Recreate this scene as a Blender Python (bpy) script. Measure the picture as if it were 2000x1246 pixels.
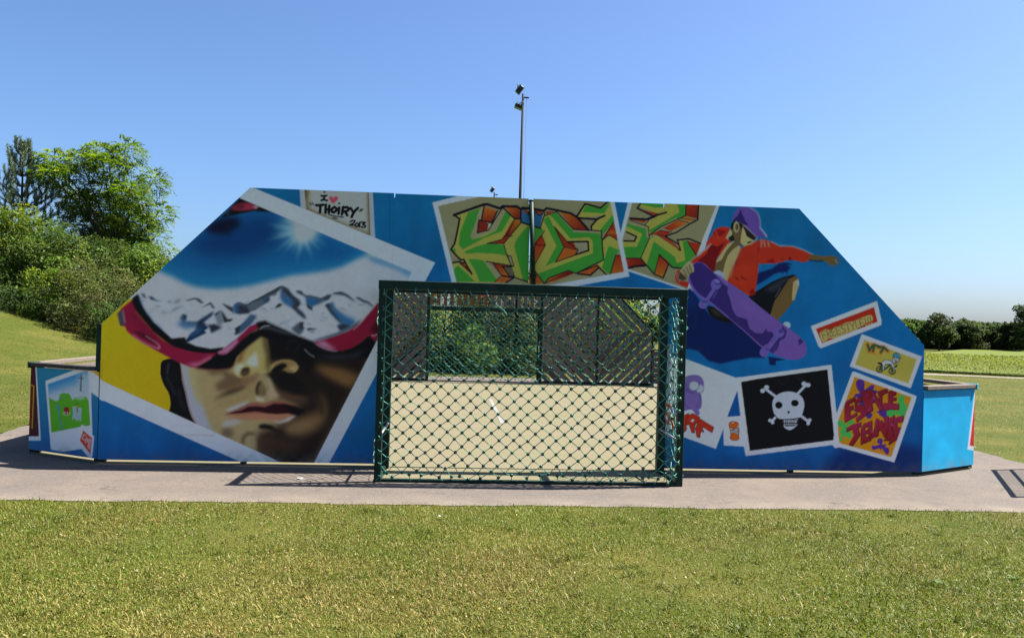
import bpy, bmesh, math, random
import numpy as np
from mathutils import Vector, Matrix

scene = bpy.context.scene
for o in list(bpy.data.objects):
    bpy.data.objects.remove(o)
rnd = random.Random(11)
rng = np.random.default_rng(21)

# ---------------------------------------------------------------- camera
CAM = np.array([-0.8122, -9.2312, 1.6548]); YAW, PITCH, ROLL = 0.0689, 0.0055, 0.0276
FPX = 1600.0            # focal length for a 2000 px wide frame
def cam_basis():
    cy, sy, cp, sp = math.cos(YAW), math.sin(YAW), math.cos(PITCH), math.sin(PITCH)
    f = np.array([sy*cp, cy*cp, sp]); r = np.array([cy, -sy, 0.0]); u = np.cross(r, f)
    c, s = math.cos(ROLL), math.sin(ROLL)
    return c*r+s*u, -s*r+c*u, f
CR, CU, CF = cam_basis()
cam_data = bpy.data.cameras.new('camera'); cam = bpy.data.objects.new('camera', cam_data)
scene.collection.objects.link(cam); scene.camera = cam
cam_data.sensor_width = 36.0; cam_data.lens = 36.0*FPX/2000.0; cam_data.clip_start = 0.05; cam_data.clip_end = 3000
m = Matrix.Identity(4)
for i in range(3):
    m[i][0], m[i][1], m[i][2], m[i][3] = CR[i], CU[i], -CF[i], CAM[i]
cam.matrix_world = m
scene.render.resolution_x, scene.render.resolution_y = 1024, 637

# ---------------------------------------------------------------- sky and sun
SUN = Vector((0.69, 0.125, 1.0)).normalized()       # towards the sun
world = bpy.data.worlds.new('World'); scene.world = world; world.use_nodes = True
wn = world.node_tree.nodes; wl = world.node_tree.links; wn.clear()
sky = wn.new('ShaderNodeTexSky'); sky.sky_type = 'NISHITA'; sky.sun_disc = False
sky.sun_elevation = math.asin(SUN.z); sky.sun_rotation = math.atan2(SUN.x, SUN.y)
sky.altitude = 0; sky.air_density = 0.9; sky.dust_density = 1.8; sky.ozone_density = 10.0
bg = wn.new('ShaderNodeBackground'); bg.inputs['Strength'].default_value = 0.0565
wo = wn.new('ShaderNodeOutputWorld')
wl.new(sky.outputs[0], bg.inputs[0]); wl.new(bg.outputs[0], wo.inputs[0])
sun_d = bpy.data.lights.new('sun', 'SUN'); sun_d.energy = 5.0; sun_d.angle = math.radians(0.53); sun_d.color = (1.0, 0.955, 0.88)
sun = bpy.data.objects.new('sun', sun_d); scene.collection.objects.link(sun)
sun.rotation_euler = SUN.to_track_quat('Z', 'Y').to_euler()
scene.view_settings.view_transform = 'Standard'; scene.view_settings.look = 'None'
scene.view_settings.exposure = 1.86; scene.view_settings.gamma = 1.0; scene.view_settings.use_curve_mapping = False
scene.cycles.max_bounces = 8; scene.cycles.diffuse_bounces = 4; scene.cycles.transparent_max_bounces = 8

# ---------------------------------------------------------------- helpers
COL = scene.collection
def lin(c):
    c = np.asarray(c, float)/255.0
    return np.where(c <= .04045, c/12.92, ((c+.055)/1.055)**2.4)

def mesh_np(name, verts, faces_flat, nper, mat=None, colors=None, smooth=False, attr='tint'):
    """faces_flat: (n, nper) int array; colors: per-vertex linear rgb"""
    verts = np.ascontiguousarray(verts, np.float32); f = np.ascontiguousarray(faces_flat, np.int32).reshape(-1, nper)
    me = bpy.data.meshes.new(name)
    me.vertices.add(len(verts)); me.vertices.foreach_set('co', verts.ravel())
    n = len(f); me.loops.add(n*nper); me.polygons.add(n)
    me.polygons.foreach_set('loop_start', np.arange(0, n*nper, nper, dtype=np.int32))
    me.loops.foreach_set('vertex_index', f.ravel())
    if smooth: me.polygons.foreach_set('use_smooth', np.ones(n, bool))
    if colors is not None:
        a = me.color_attributes.new(attr, 'FLOAT_COLOR', 'POINT')
        c = np.ones((len(verts), 4), np.float32); c[:, :3] = colors
        a.data.foreach_set('color', c.ravel())
    me.update(); me.validate()
    if mat: me.materials.append(mat)
    return me

def link(name, me, parent=None, loc=None, rotz=0.0):
    o = bpy.data.objects.new(name, me); COL.objects.link(o)
    if parent is not None: o.parent = parent
    if loc is not None: o.location = loc
    if rotz: o.rotation_euler = (0, 0, rotz)
    return o

def thing(name, label, cat, loc=(0, 0, 0), rotz=0.0, group=None):
    o = bpy.data.objects.new(name, None); COL.objects.link(o); o.empty_display_size = .2
    o.location = loc; o.rotation_euler = (0, 0, rotz)
    tag(o, label, cat, group); return o

def tag(o, label=None, cat=None, group=None, kind=None):
    if label: o['label'] = label
    if cat: o['category'] = cat
    if group: o['group'] = group
    if kind: o['kind'] = kind
    return o

class MB:
    """collects simple solids into one mesh"""
    def __init__(s): s.bm = bmesh.new()
    def box(s, c, size, rot=None, bevel=0.0):
        r = bmesh.ops.create_cube(s.bm, size=1.0); vs = r['verts']
        M = Matrix.Translation(Vector(c)) @ (rot.to_4x4() if rot is not None else Matrix.Identity(4)) @ Matrix.Diagonal((*size, 1))
        bmesh.ops.transform(s.bm, matrix=M, verts=vs)
        if bevel > 0:
            es = list({e for v in vs for e in v.link_edges})
            bmesh.ops.bevel(s.bm, geom=es, offset=bevel, segments=1, affect='EDGES')
        return s
    def bar(s, a, b, w, h, up=(0, 0, 1), bevel=0.0):
        a, b = Vector(a), Vector(b); d = b-a; L = d.length; x = d.normalized()
        z = Vector(up); y = z.cross(x)
        if y.length < 1e-4: y = Vector((0, 1, 0)).cross(x)
        y.normalize(); z = x.cross(y)
        R = Matrix((x, y, z)).transposed()
        return s.box((a+b)/2, (L, w, h), R, bevel)
    def tube(s, pts, r, n=10, r2=None, cap=True):
        pts = [Vector(p) for p in pts]; rings = []; N = len(pts); prev = None
        for i, p in enumerate(pts):
            d = (pts[min(i+1, N-1)]-pts[max(i-1, 0)]).normalized()
            if prev is None:
                a = Vector((0, 0, 1)) if abs(d.z) < .9 else Vector((1, 0, 0)); x = a.cross(d).normalized()
            else:
                x = (prev-d*prev.dot(d)).normalized()
            prev = x; y = d.cross(x)
            rr = r if r2 is None else r+(r2-r)*i/(N-1)
            rings.append([s.bm.verts.new(p+(x*math.cos(2*math.pi*k/n)+y*math.sin(2*math.pi*k/n))*rr) for k in range(n)])
        for i in range(N-1):
            for k in range(n):
                f = s.bm.faces.new((rings[i][k], rings[i][(k+1) % n], rings[i+1][(k+1) % n], rings[i+1][k])); f.smooth = True
        if cap:
            s.bm.faces.new(rings[0][::-1]); s.bm.faces.new(rings[-1])
        return s
    def prism(s, poly2d, y0, y1):
        """polygon in x,z extruded along y"""
        A = [s.bm.verts.new((x, y0, z)) for x, z in poly2d]; B = [s.bm.verts.new((x, y1, z)) for x, z in poly2d]; n = len(A)
        s.bm.faces.new(A); s.bm.faces.new(B[::-1])
        for i in range(n): s.bm.faces.new((A[i], B[i], B[(i+1) % n], A[(i+1) % n]))
        return s
    def build(s, name, mat, parent=None):
        bmesh.ops.recalc_face_normals(s.bm, faces=s.bm.faces[:])
        me = bpy.data.meshes.new(name); s.bm.to_mesh(me); s.bm.free(); me.materials.append(mat)
        return link(name, me, parent)

# ---------------------------------------------------------------- materials
MAT = {}
def new_mat(name, rough=.6, spec=.4, metal=0.0):
    m = bpy.data.materials.new(name); m.use_nodes = True; nt = m.node_tree; nt.nodes.clear()
    out = nt.nodes.new('ShaderNodeOutputMaterial'); p = nt.nodes.new('ShaderNodeBsdfPrincipled')
    p.inputs['Roughness'].default_value = rough; p.inputs['Specular IOR Level'].default_value = spec; p.inputs['Metallic'].default_value = metal
    nt.links.new(p.outputs[0], out.inputs[0]); MAT[name] = m
    return m, nt, p, out

def noise_mix(nt, scale, c1, c2, lo=.35, hi=.65, detail=4, coord='Object', stretch=None, rough=.55):
    N = nt.nodes; tc = N.new('ShaderNodeTexCoord'); src = tc.outputs[coord]
    if stretch:
        mp = N.new('ShaderNodeMapping'); mp.inputs['Scale'].default_value = stretch; nt.links.new(src, mp.inputs[0]); src = mp.outputs[0]
    n = N.new('ShaderNodeTexNoise'); n.inputs['Scale'].default_value = scale; n.inputs['Detail'].default_value = detail; n.inputs['Roughness'].default_value = rough
    nt.links.new(src, n.inputs['Vector'])
    mr = N.new('ShaderNodeMapRange'); mr.inputs['From Min'].default_value = lo; mr.inputs['From Max'].default_value = hi
    nt.links.new(n.outputs['Fac'], mr.inputs['Value'])
    mx = N.new('ShaderNodeMix'); mx.data_type = 'RGBA'
    nt.links.new(mr.outputs[0], mx.inputs['Factor'])
    for sock, c in ((mx.inputs[6], c1), (mx.inputs[7], c2)):
        if isinstance(c, (tuple, list)): sock.default_value = (*c, 1)
        else: nt.links.new(c, sock)
    return mx.outputs[2], n

def bump(nt, p, src, strength, dist):
    b = nt.nodes.new('ShaderNodeBump'); b.inputs['Strength'].default_value = strength; b.inputs['Distance'].default_value = dist
    nt.links.new(src, b.inputs['Height']); nt.links.new(b.outputs[0], p.inputs['Normal'])

def simple_mat(name, c1, c2, scale=6, rough=.6, spec=.4, metal=0.0, stretch=None, bmp=0.0, bdist=.003, lo=.35, hi=.65, detail=4):
    m, nt, p, out = new_mat(name, rough, spec, metal)
    col, n = noise_mix(nt, scale, c1, c2, lo, hi, detail, stretch=stretch)
    nt.links.new(col, p.inputs['Base Color'])
    if bmp: bump(nt, p, n.outputs['Fac'], bmp, bdist)
    return m

simple_mat('green_steel', (.003, .016, .010), (.006, .026, .017), 9, .55, .2)
simple_mat('galvanised', (.22, .225, .23), (.30, .305, .31), 14, .4, .5, .7)
simple_mat('pale_plate', (.34, .37, .40), (.42, .45, .48), 8, .5)
simple_mat('old_wood', (0.0675, 0.0540, 0.0480), (0.1500, 0.1230, 0.1110), 5, .85, .2, stretch=(1.2, 14, 14), bmp=.4, lo=.25, hi=.75)
simple_mat('old_wood_pale', (.085, .070, .062), (.185, .155, .14), 5, .85, .2, stretch=(1.2, 14, 14), bmp=.4, lo=.25, hi=.75)
simple_mat('old_wood_dark', (.042, .034, .030), (.10, .082, .072), 5, .85, .2, stretch=(1.2, 14, 14), bmp=.4, lo=.25, hi=.75)
simple_mat('grey_wood', (0.0880, 0.0680, 0.0520), (0.1680, 0.1400, 0.1120), 5, .85, .2, stretch=(1.2, 14, 14), bmp=.4, lo=.25, hi=.75)
simple_mat('brown_wood', (.11, .046, .018), (.17, .08, .034), 5, .8, .2, stretch=(14, 14, 1.2), bmp=.3)
simple_mat('rail_wood', (.025, .021, .018), (.06, .05, .043), 5, .75, .25, stretch=(1.2, 14, 14), bmp=.3)
simple_mat('rim_red', (.5, .02, .015), (.58, .03, .02), 6, .45)
simple_mat('lamp_body', (.012, .013, .012), (.025, .026, .023), 9, .5, .4, .2)
simple_mat('lamp_glass', (.10, .12, .05), (.13, .15, .07), 6, .15, .5)
simple_mat('pole_steel', (.007, .006, .0055), (.012, .010, .009), 7, .7, .12)
simple_mat('cable_black', (.02, .02, .02), (.03, .03, .03), 5, .6)
simple_mat('concrete', (0.1600, 0.1400, 0.1200), (0.2240, 0.2000, 0.1760), 7, .9, .2, bmp=.2)
simple_mat('blue_edge', (.012, .13, .30), (.016, .16, .35), 8, .45)
simple_mat('cyan_edge', (.02, .30, .42), (.025, .35, .48), 8, .45)
simple_mat('bark', (.05, .036, .026), (.12, .09, .065), 9, .9, .2, stretch=(3, 3, .8), bmp=.6, bdist=.02)
simple_mat('white_line', (0.1600, 0.1500, 0.1350), (0.2000, 0.1925, 0.1750), 25, .9, .1)
simple_mat('rubbish_paper', (.5, .5, .48), (.6, .6, .58), 20, .8, .2)

def leaf_mat(name, trans=.35, rough=.5, spec=.35):
    m, nt, p, out = new_mat(name, rough, spec)
    a = nt.nodes.new('ShaderNodeAttribute'); a.attribute_name = 'tint'
    nt.links.new(a.outputs['Color'], p.inputs['Base Color'])
    t = nt.nodes.new('ShaderNodeBsdfTranslucent'); hs = nt.nodes.new('ShaderNodeHueSaturation'); hs.inputs['Value'].default_value = 1.15; hs.inputs['Saturation'].default_value = 1.1
    nt.links.new(a.outputs['Color'], hs.inputs['Color']); nt.links.new(hs.outputs[0], t.inputs['Color'])
    mx = nt.nodes.new('ShaderNodeMixShader'); mx.inputs[0].default_value = trans
    nt.links.new(p.outputs[0], mx.inputs[1]); nt.links.new(t.outputs[0], mx.inputs[2]); nt.links.new(mx.outputs[0], out.inputs[0])
    return m
leaf_mat('leaves', .45, .6, .15); leaf_mat('needles', .15, .6); leaf_mat('blades', .3, .55, .25)

def cord_mat():
    m, nt, p, out = new_mat('net_cord', .42, .4)
    col, n = noise_mix(nt, 30, (.02, .19, .12), (.035, .27, .17)); nt.links.new(col, p.inputs['Base Color'])
    p.inputs['Coat Weight'].default_value = .12; p.inputs['Coat Roughness'].default_value = .2
cord_mat()
simple_mat('knot_plastic', (.006, .045, .026), (.012, .075, .044), 20, .35, .5)

def paint_mat():
    m, nt, p, out = new_mat('mural_paint', .6, .15)
    a = nt.nodes.new('ShaderNodeAttribute'); a.attribute_name = 'paint'
    col, n = noise_mix(nt, 22, (.965, .965, .965), (1.02, 1.02, 1.02), .3, .7, 6)
    mx = nt.nodes.new('ShaderNodeMix'); mx.data_type = 'RGBA'; mx.blend_type = 'MULTIPLY'; mx.inputs['Factor'].default_value = 1
    nt.links.new(a.outputs['Color'], mx.inputs[6]); nt.links.new(col, mx.inputs[7]); nt.links.new(mx.outputs[2], p.inputs['Base Color'])
    bump(nt, p, n.outputs['Fac'], .08, .002)
paint_mat()

def asphalt_mat():
    m, nt, p, out = new_mat('asphalt', .92, .2)
    c0, n0 = noise_mix(nt, 260, (0.0600, 0.0480, 0.0407), (0.1400, 0.1168, 0.1001), .34, .68, 3)
    c1, n1 = noise_mix(nt, 1.1, c0, (0.1320, 0.1056, 0.0831), .46, .80, 5)
    c2, n2 = noise_mix(nt, 5.0, c1, (0.0720, 0.0592, 0.0480), .56, .80, 6)
    c3, n3 = noise_mix(nt, 55, c2, (.045, .037, .030), .58, .78, 4)
    c2, n4 = noise_mix(nt, 28, c3, (.185, .158, .13), .60, .80, 5)
    vo = nt.nodes.new('ShaderNodeTexVoronoi'); vo.inputs['Scale'].default_value = 75
    tc = nt.nodes.new('ShaderNodeTexCoord'); nt.links.new(tc.outputs['Object'], vo.inputs['Vector'])
    lt = nt.nodes.new('ShaderNodeMath'); lt.operation = 'LESS_THAN'; lt.inputs[1].default_value = .17; nt.links.new(vo.outputs['Distance'], lt.inputs[0])
    wnz = nt.nodes.new('ShaderNodeTexWhiteNoise'); nt.links.new(vo.outputs['Position'], wnz.inputs['Vector'])
    gt = nt.nodes.new('ShaderNodeMath'); gt.operation = 'GREATER_THAN'; gt.inputs[1].default_value = .72; nt.links.new(wnz.outputs['Value'], gt.inputs[0])
    mu = nt.nodes.new('ShaderNodeMath'); mu.operation = 'MULTIPLY'; nt.links.new(lt.outputs[0], mu.inputs[0]); nt.links.new(gt.outputs[0], mu.inputs[1])
    mx = nt.nodes.new('ShaderNodeMix'); mx.data_type = 'RGBA'; nt.links.new(mu.outputs[0], mx.inputs['Factor']); nt.links.new(c2, mx.inputs[6]); mx.inputs[7].default_value = (.25, .23, .20, 1)
    # hairline cracks, only where a slow noise allows them
    wv = nt.nodes.new('ShaderNodeTexNoise'); wv.inputs['Scale'].default_value = 3.5; wv.inputs['Detail'].default_value = 5; nt.links.new(tc.outputs['Object'], wv.inputs['Vector'])
    ad = nt.nodes.new('ShaderNodeVectorMath'); ad.operation = 'MULTIPLY_ADD'; ad.inputs[1].default_value = (.5, .5, .5); nt.links.new(wv.outputs['Color'], ad.inputs[0]); nt.links.new(tc.outputs['Object'], ad.inputs[2])
    vc = nt.nodes.new('ShaderNodeTexVoronoi'); vc.feature = 'DISTANCE_TO_EDGE'; vc.inputs['Scale'].default_value = .55; nt.links.new(ad.outputs[0], vc.inputs['Vector'])
    ck = nt.nodes.new('ShaderNodeMapRange'); ck.inputs['From Min'].default_value = .0; ck.inputs['From Max'].default_value = .006; ck.inputs['To Min'].default_value = .7; ck.inputs['To Max'].default_value = 0; nt.links.new(vc.outputs['Distance'], ck.inputs['Value'])
    cm, cn = noise_mix(nt, .8, (0, 0, 0), (1, 1, 1), .50, .56, 2)
    ckm = nt.nodes.new('ShaderNodeMath'); ckm.operation = 'MULTIPLY'; nt.links.new(ck.outputs[0], ckm.inputs[0]); nt.links.new(cm, ckm.inputs[1])
    mc = nt.nodes.new('ShaderNodeMix'); mc.data_type = 'RGBA'; nt.links.new(ckm.outputs[0], mc.inputs['Factor']); nt.links.new(mx.outputs[2], mc.inputs[6]); mc.inputs[7].default_value = (.03, .026, .022, 1)
    # sand and soil carried on to the lawn side of the path
    sp = nt.nodes.new('ShaderNodeSeparateXYZ'); nt.links.new(tc.outputs['Object'], sp.inputs[0])
    sy = nt.nodes.new('ShaderNodeMapRange'); sy.inputs['From Min'].default_value = -1.35; sy.inputs['From Max'].default_value = -1.85; nt.links.new(sp.outputs['Y'], sy.inputs['Value'])
    dm, dn = noise_mix(nt, 2.6, (.1, .1, .1), (.9, .9, .9), .38, .66, 6)
    dmm = nt.nodes.new('ShaderNodeMath'); dmm.operation = 'MULTIPLY'; nt.links.new(sy.outputs[0], dmm.inputs[0]); nt.links.new(dm, dmm.inputs[1])
    ms = nt.nodes.new('ShaderNodeMix'); ms.data_type = 'RGBA'; nt.links.new(dmm.outputs[0], ms.inputs['Factor']); nt.links.new(mc.outputs[2], ms.inputs[6]); ms.inputs[7].default_value = (.165, .138, .105, 1)
    nt.links.new(ms.outputs[2], p.inputs['Base Color']); bump(nt, p, n0.outputs['Fac'], .5, .004)
asphalt_mat()

def turf_mat():
    m, nt, p, out = new_mat('sand_turf', .95, .1)
    c0, n0 = noise_mix(nt, 60, (0.1221, 0.1020, 0.0634), (0.1485, 0.1278, 0.0832), .3, .7, 3)
    c1, n1 = noise_mix(nt, .9, c0, (0.1089, 0.1088, 0.0554), .42, .80, 5, stretch=(.35, 1.6, 1))
    c2, n2 = noise_mix(nt, 5.5, c1, (0.0957, 0.1020, 0.0475), .60, .85, 4, stretch=(.35, 2.2, 1))
    # seams between the carpet rolls
    tc = nt.nodes.new('ShaderNodeTexCoord'); sp = nt.nodes.new('ShaderNodeSeparateXYZ'); nt.links.new(tc.outputs['Object'], sp.inputs[0])
    md = nt.nodes.new('ShaderNodeMath'); md.operation = 'PINGPONG'; md.inputs[1].default_value = .62; nt.links.new(sp.outputs['Y'], md.inputs[0])
    lt = nt.nodes.new('ShaderNodeMath'); lt.operation = 'LESS_THAN'; lt.inputs[1].default_value = .014; nt.links.new(md.outputs[0], lt.inputs[0])
    m2 = nt.nodes.new('ShaderNodeMath'); m2.operation = 'MULTIPLY'; m2.inputs[1].default_value = .5; nt.links.new(lt.outputs[0], m2.inputs[0])
    mx = nt.nodes.new('ShaderNodeMix'); mx.data_type = 'RGBA'; nt.links.new(m2.outputs[0], mx.inputs['Factor']); nt.links.new(c2, mx.inputs[6]); mx.inputs[7].default_value = (.165, .14, .09, 1)
    nt.links.new(mx.outputs[2], p.inputs['Base Color']); bump(nt, p, n0.outputs['Fac'], .4, .004)
turf_mat()

def lawn_mat():
    m, nt, p, out = new_mat('lawn', .95, .1)
    c0, n0 = noise_mix(nt, 45, (0.0306, 0.0439, 0.0042), (0.0660, 0.0740, 0.0115), .3, .7, 5)
    c1, n1 = noise_mix(nt, .55, c0, (0.0871, 0.0803, 0.0173), .42, .70, 6)
    c2, n2 = noise_mix(nt, 3.2, c1, (0.0290, 0.0502, 0.0042), .52, .80, 5)
    nt.links.new(c2, p.inputs['Base Color']); bump(nt, p, n0.outputs['Fac'], .7, .03)
lawn_mat()
simple_mat('gravel', (0.1520, 0.1320, 0.1080), (0.2080, 0.1880, 0.1640), 30, .95, .1)
simple_mat('crop_green', (.065, .09, .012), (.095, .11, .018), 1.2, .9, .1)
# ---------------------------------------------------------------- the mural's paint
# A small raster painter: the wall paintings are laid down stroke by stroke on a canvas whose
# values become a colour attribute on the panels (flat paint on a flat board).
PX0, PY0, PW, PH = 44, 356, 1866, 584
SC = 1.25
CW, CH = int(PW*SC), int(PH*SC)
canvas = np.zeros((CH, CW, 3), np.float32)
prng = np.random.default_rng(5)
_crop = [0.0, 0.0, 1.0]

def crop(ox, oy, s):
    _crop[:] = [ox, oy, s]

def tp(pts):
    a = np.asarray(pts, float)
    return np.stack([(_crop[0]+a[:, 0]*_crop[2]-PX0)*SC, (_crop[1]+a[:, 1]*_crop[2]-PY0)*SC], 1)

def smooth_pts(a, n=6, closed=True):
    a = np.asarray(a, float); m = len(a); out = []
    idx = range(m) if closed else range(m-1)
    for i in idx:
        if closed:
            p0, p1, p2, p3 = a[i-1], a[i], a[(i+1) % m], a[(i+2) % m]
        else:
            p0, p1, p2, p3 = a[max(i-1, 0)], a[i], a[i+1], a[min(i+2, m-1)]
        for k in range(n):
            t = k/n
            out.append(.5*((2*p1)+(p2-p0)*t+(2*p0-5*p1+4*p2-p3)*t*t+(-p0+3*p1-3*p2+p3)*t**3))
    if not closed:
        out.append(a[-1])
    return np.array(out)

def box_blur(m, r):
    if r < 1: return m
    for ax in (0, 1):
        n = m.shape[ax]
        pad = [(0, 0), (0, 0)]; pad[ax] = (r+1, r)
        c = np.cumsum(np.pad(m, pad, mode='edge'), axis=ax, dtype=np.float64)
        hi = np.take(c, np.arange(2*r+1, 2*r+1+n), axis=ax); lo = np.take(c, np.arange(0, n), axis=ax)
        m = ((hi-lo)/(2*r+1)).astype(np.float32)
    return m

def gblur(m, s):
    s = s*SC
    if s < .4: return m
    r = max(1, int(round(s*0.88)))
    for _ in range(3): m = box_blur(m, r)
    return m

def raster(a, x0, y0, w, h, sub=3):
    """coverage of polygon a (canvas px) in the window"""
    m = np.zeros((h*sub, w+2), np.float64)
    ax, ay = a[:, 0]-x0, (a[:, 1]-y0)*sub
    bx, by = np.roll(ax, -1), np.roll(ay, -1)
    rows = {}
    for i in range(len(a)):
        if ay[i] == by[i]: continue
        lo, hi = min(ay[i], by[i]), max(ay[i], by[i])
        r0, r1 = max(0, int(math.ceil(lo-.5))), min(h*sub-1, int(math.ceil(hi-.5))-1)
        if r1 < r0: continue
        rr = np.arange(r0, r1+1)
        xs = ax[i]+(rr+.5-ay[i])*(bx[i]-ax[i])/(by[i]-ay[i])
        for r, x in zip(rr.tolist(), xs.tolist()): rows.setdefault(r, []).append(x)
    for r, xs in rows.items():
        xs.sort()
        for k in range(0, len(xs)-1, 2):
            a0, a1 = min(max(xs[k], 0), w), min(max(xs[k+1], 0), w)
            if a1 <= a0: continue
            i0, i1 = int(a0), int(a1)
            if i0 == i1: m[r, i0] += a1-a0
            else:
                m[r, i0] += i0+1-a0; m[r, i1] += a1-i1
                if i1 > i0+1: m[r, i0+1:i1] += 1
    return np.clip(m[:, :w].reshape(h, sub, w).mean(1), 0, 1).astype(np.float32)

def window(a, pad):
    x0 = max(0, int(a[:, 0].min()-pad)); x1 = min(CW, int(a[:, 0].max()+pad)+2)
    y0 = max(0, int(a[:, 1].min()-pad)); y1 = min(CH, int(a[:, 1].max()+pad)+2)
    return x0, y0, x1-x0, y1-y0

def lay(x0, y0, m, col, alpha=1.0, col2=None, g=None):
    h, w = m.shape
    reg = canvas[y0:y0+h, x0:x0+w]
    c = np.array(col, np.float32)/255.
    if col2 is not None:   # gradient between two points given in crop units
        p, q = tp([g[0]])[0], tp([g[1]])[0]
        d = q-p; L = (d**2).sum()
        X, Y = np.meshgrid(np.arange(x0, x0+w), np.arange(y0, y0+h))
        t = np.clip(((X-p[0])*d[0]+(Y-p[1])*d[1])/L, 0, 1)[..., None].astype(np.float32)
        c = c*(1-t)+np.array(col2, np.float32)/255.*t
    k = (m*alpha)[..., None]
    reg[:] = reg*(1-k)+c*k

clip_mask = [None]

def poly(pts, col, blur=0, alpha=1.0, smooth=0, col2=None, g=None, clip=None):
    a = tp(pts)
    if smooth: a = smooth_pts(a, smooth)
    x0, y0, w, h = window(a, blur*SC*3+1)
    if w <= 0 or h <= 0: return
    m = gblur(raster(a, x0, y0, w, h), blur)
    if clip is not None: m = m*raster(tp(clip), x0, y0, w, h)
    if clip_mask[0] is not None: m = m*clip_mask[0][y0:y0+h, x0:x0+w]
    lay(x0, y0, m, col, alpha, col2, g)

def stroke(pts, width, col, blur=0, alpha=1.0, smooth=0, taper=False, closed=False):
    """width in photo pixels"""
    a = tp(pts)
    if closed: a = np.vstack([a, a[:1]])
    if smooth: a = smooth_pts(a, smooth, closed=False)
    hw = width*SC/2
    x0, y0, w, h = window(a, hw+blur*SC*3+2)
    if w <= 0 or h <= 0: return
    m = np.zeros((h, w), np.float32); n = len(a)-1
    for i in range(n):
        p, q = a[i], a[i+1]
        f0, f1 = (1-i/n, 1-(i+1)/n) if taper else (1, 1)
        bx0 = max(0, int(min(p[0], q[0])-hw-2)-x0); bx1 = min(w, int(max(p[0], q[0])+hw+3)-x0)
        by0 = max(0, int(min(p[1], q[1])-hw-2)-y0); by1 = min(h, int(max(p[1], q[1])+hw+3)-y0)
        if bx1 <= bx0 or by1 <= by0: continue
        X, Y = np.meshgrid(np.arange(bx0, bx1)+x0, np.arange(by0, by1)+y0)
        d = q-p; L = (d**2).sum()+1e-9
        t = np.clip(((X-p[0])*d[0]+(Y-p[1])*d[1])/L, 0, 1)
        dist = np.hypot(X-p[0]-t*d[0], Y-p[1]-t*d[1])
        ww = hw*(f0+(f1-f0)*t)
        m[by0:by1, bx0:bx1] = np.maximum(m[by0:by1, bx0:bx1], np.clip(ww-dist+.5, 0, 1))
    m = gblur(m, blur)
    if clip_mask[0] is not None: m = m*clip_mask[0][y0:y0+h, x0:x0+w]
    lay(x0, y0, m, col, alpha)

def ell(cx, cy, rx, ry, col, rot=0, blur=0, alpha=1.0, **k):
    t = np.linspace(0, 2*np.pi, 28, endpoint=False); c, s = math.cos(rot), math.sin(rot)
    poly([(cx+rx*math.cos(u)*c-ry*math.sin(u)*s, cy+rx*math.cos(u)*s+ry*math.sin(u)*c) for u in t], col, blur, alpha, **k)

def set_clip(pts):
    clip_mask[0] = None if pts is None else raster(tp(pts), 0, 0, CW, CH)

def fbm(nx, ny, octs, seed):
    r = np.random.default_rng(seed); out = np.zeros((CH, CW), np.float32); amp = 1.
    for o in range(octs):
        gx, gy = nx*2**o, ny*2**o
        gdat = r.random((gy+2, gx+2)).astype(np.float32)
        X = np.linspace(0, gx, CW, endpoint=False); Y = np.linspace(0, gy, CH, endpoint=False)
        xi, yi = X.astype(int), Y.astype(int); fx, fy = (X-xi)[None, :], (Y-yi)[:, None]
        fx = fx*fx*(3-2*fx); fy = fy*fy*(3-2*fy)
        v = (gdat[yi][:, xi]*(1-fx)+gdat[yi][:, xi+1]*fx)*(1-fy)+(gdat[yi+1][:, xi]*(1-fx)+gdat[yi+1][:, xi+1]*fx)*fy
        out += (v-.5)*amp; amp *= .5
    return out

WHT = (192, 188, 202); BLK = (12, 10, 16)

def paint_background():
    yy = np.linspace(PY0, PY0+PH, CH); xx = np.linspace(PX0, PX0+PW, CW)
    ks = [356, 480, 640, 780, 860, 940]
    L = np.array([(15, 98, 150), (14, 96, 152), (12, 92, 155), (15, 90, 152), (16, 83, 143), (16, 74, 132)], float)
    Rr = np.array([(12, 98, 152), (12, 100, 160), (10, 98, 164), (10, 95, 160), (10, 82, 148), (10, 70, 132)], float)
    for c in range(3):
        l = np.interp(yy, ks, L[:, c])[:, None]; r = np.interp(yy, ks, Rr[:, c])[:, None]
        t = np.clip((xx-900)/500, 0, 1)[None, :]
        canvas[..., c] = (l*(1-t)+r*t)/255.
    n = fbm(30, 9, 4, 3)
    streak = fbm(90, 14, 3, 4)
    canvas[:] *= (1+.10*n+.07*streak)[..., None]

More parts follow.
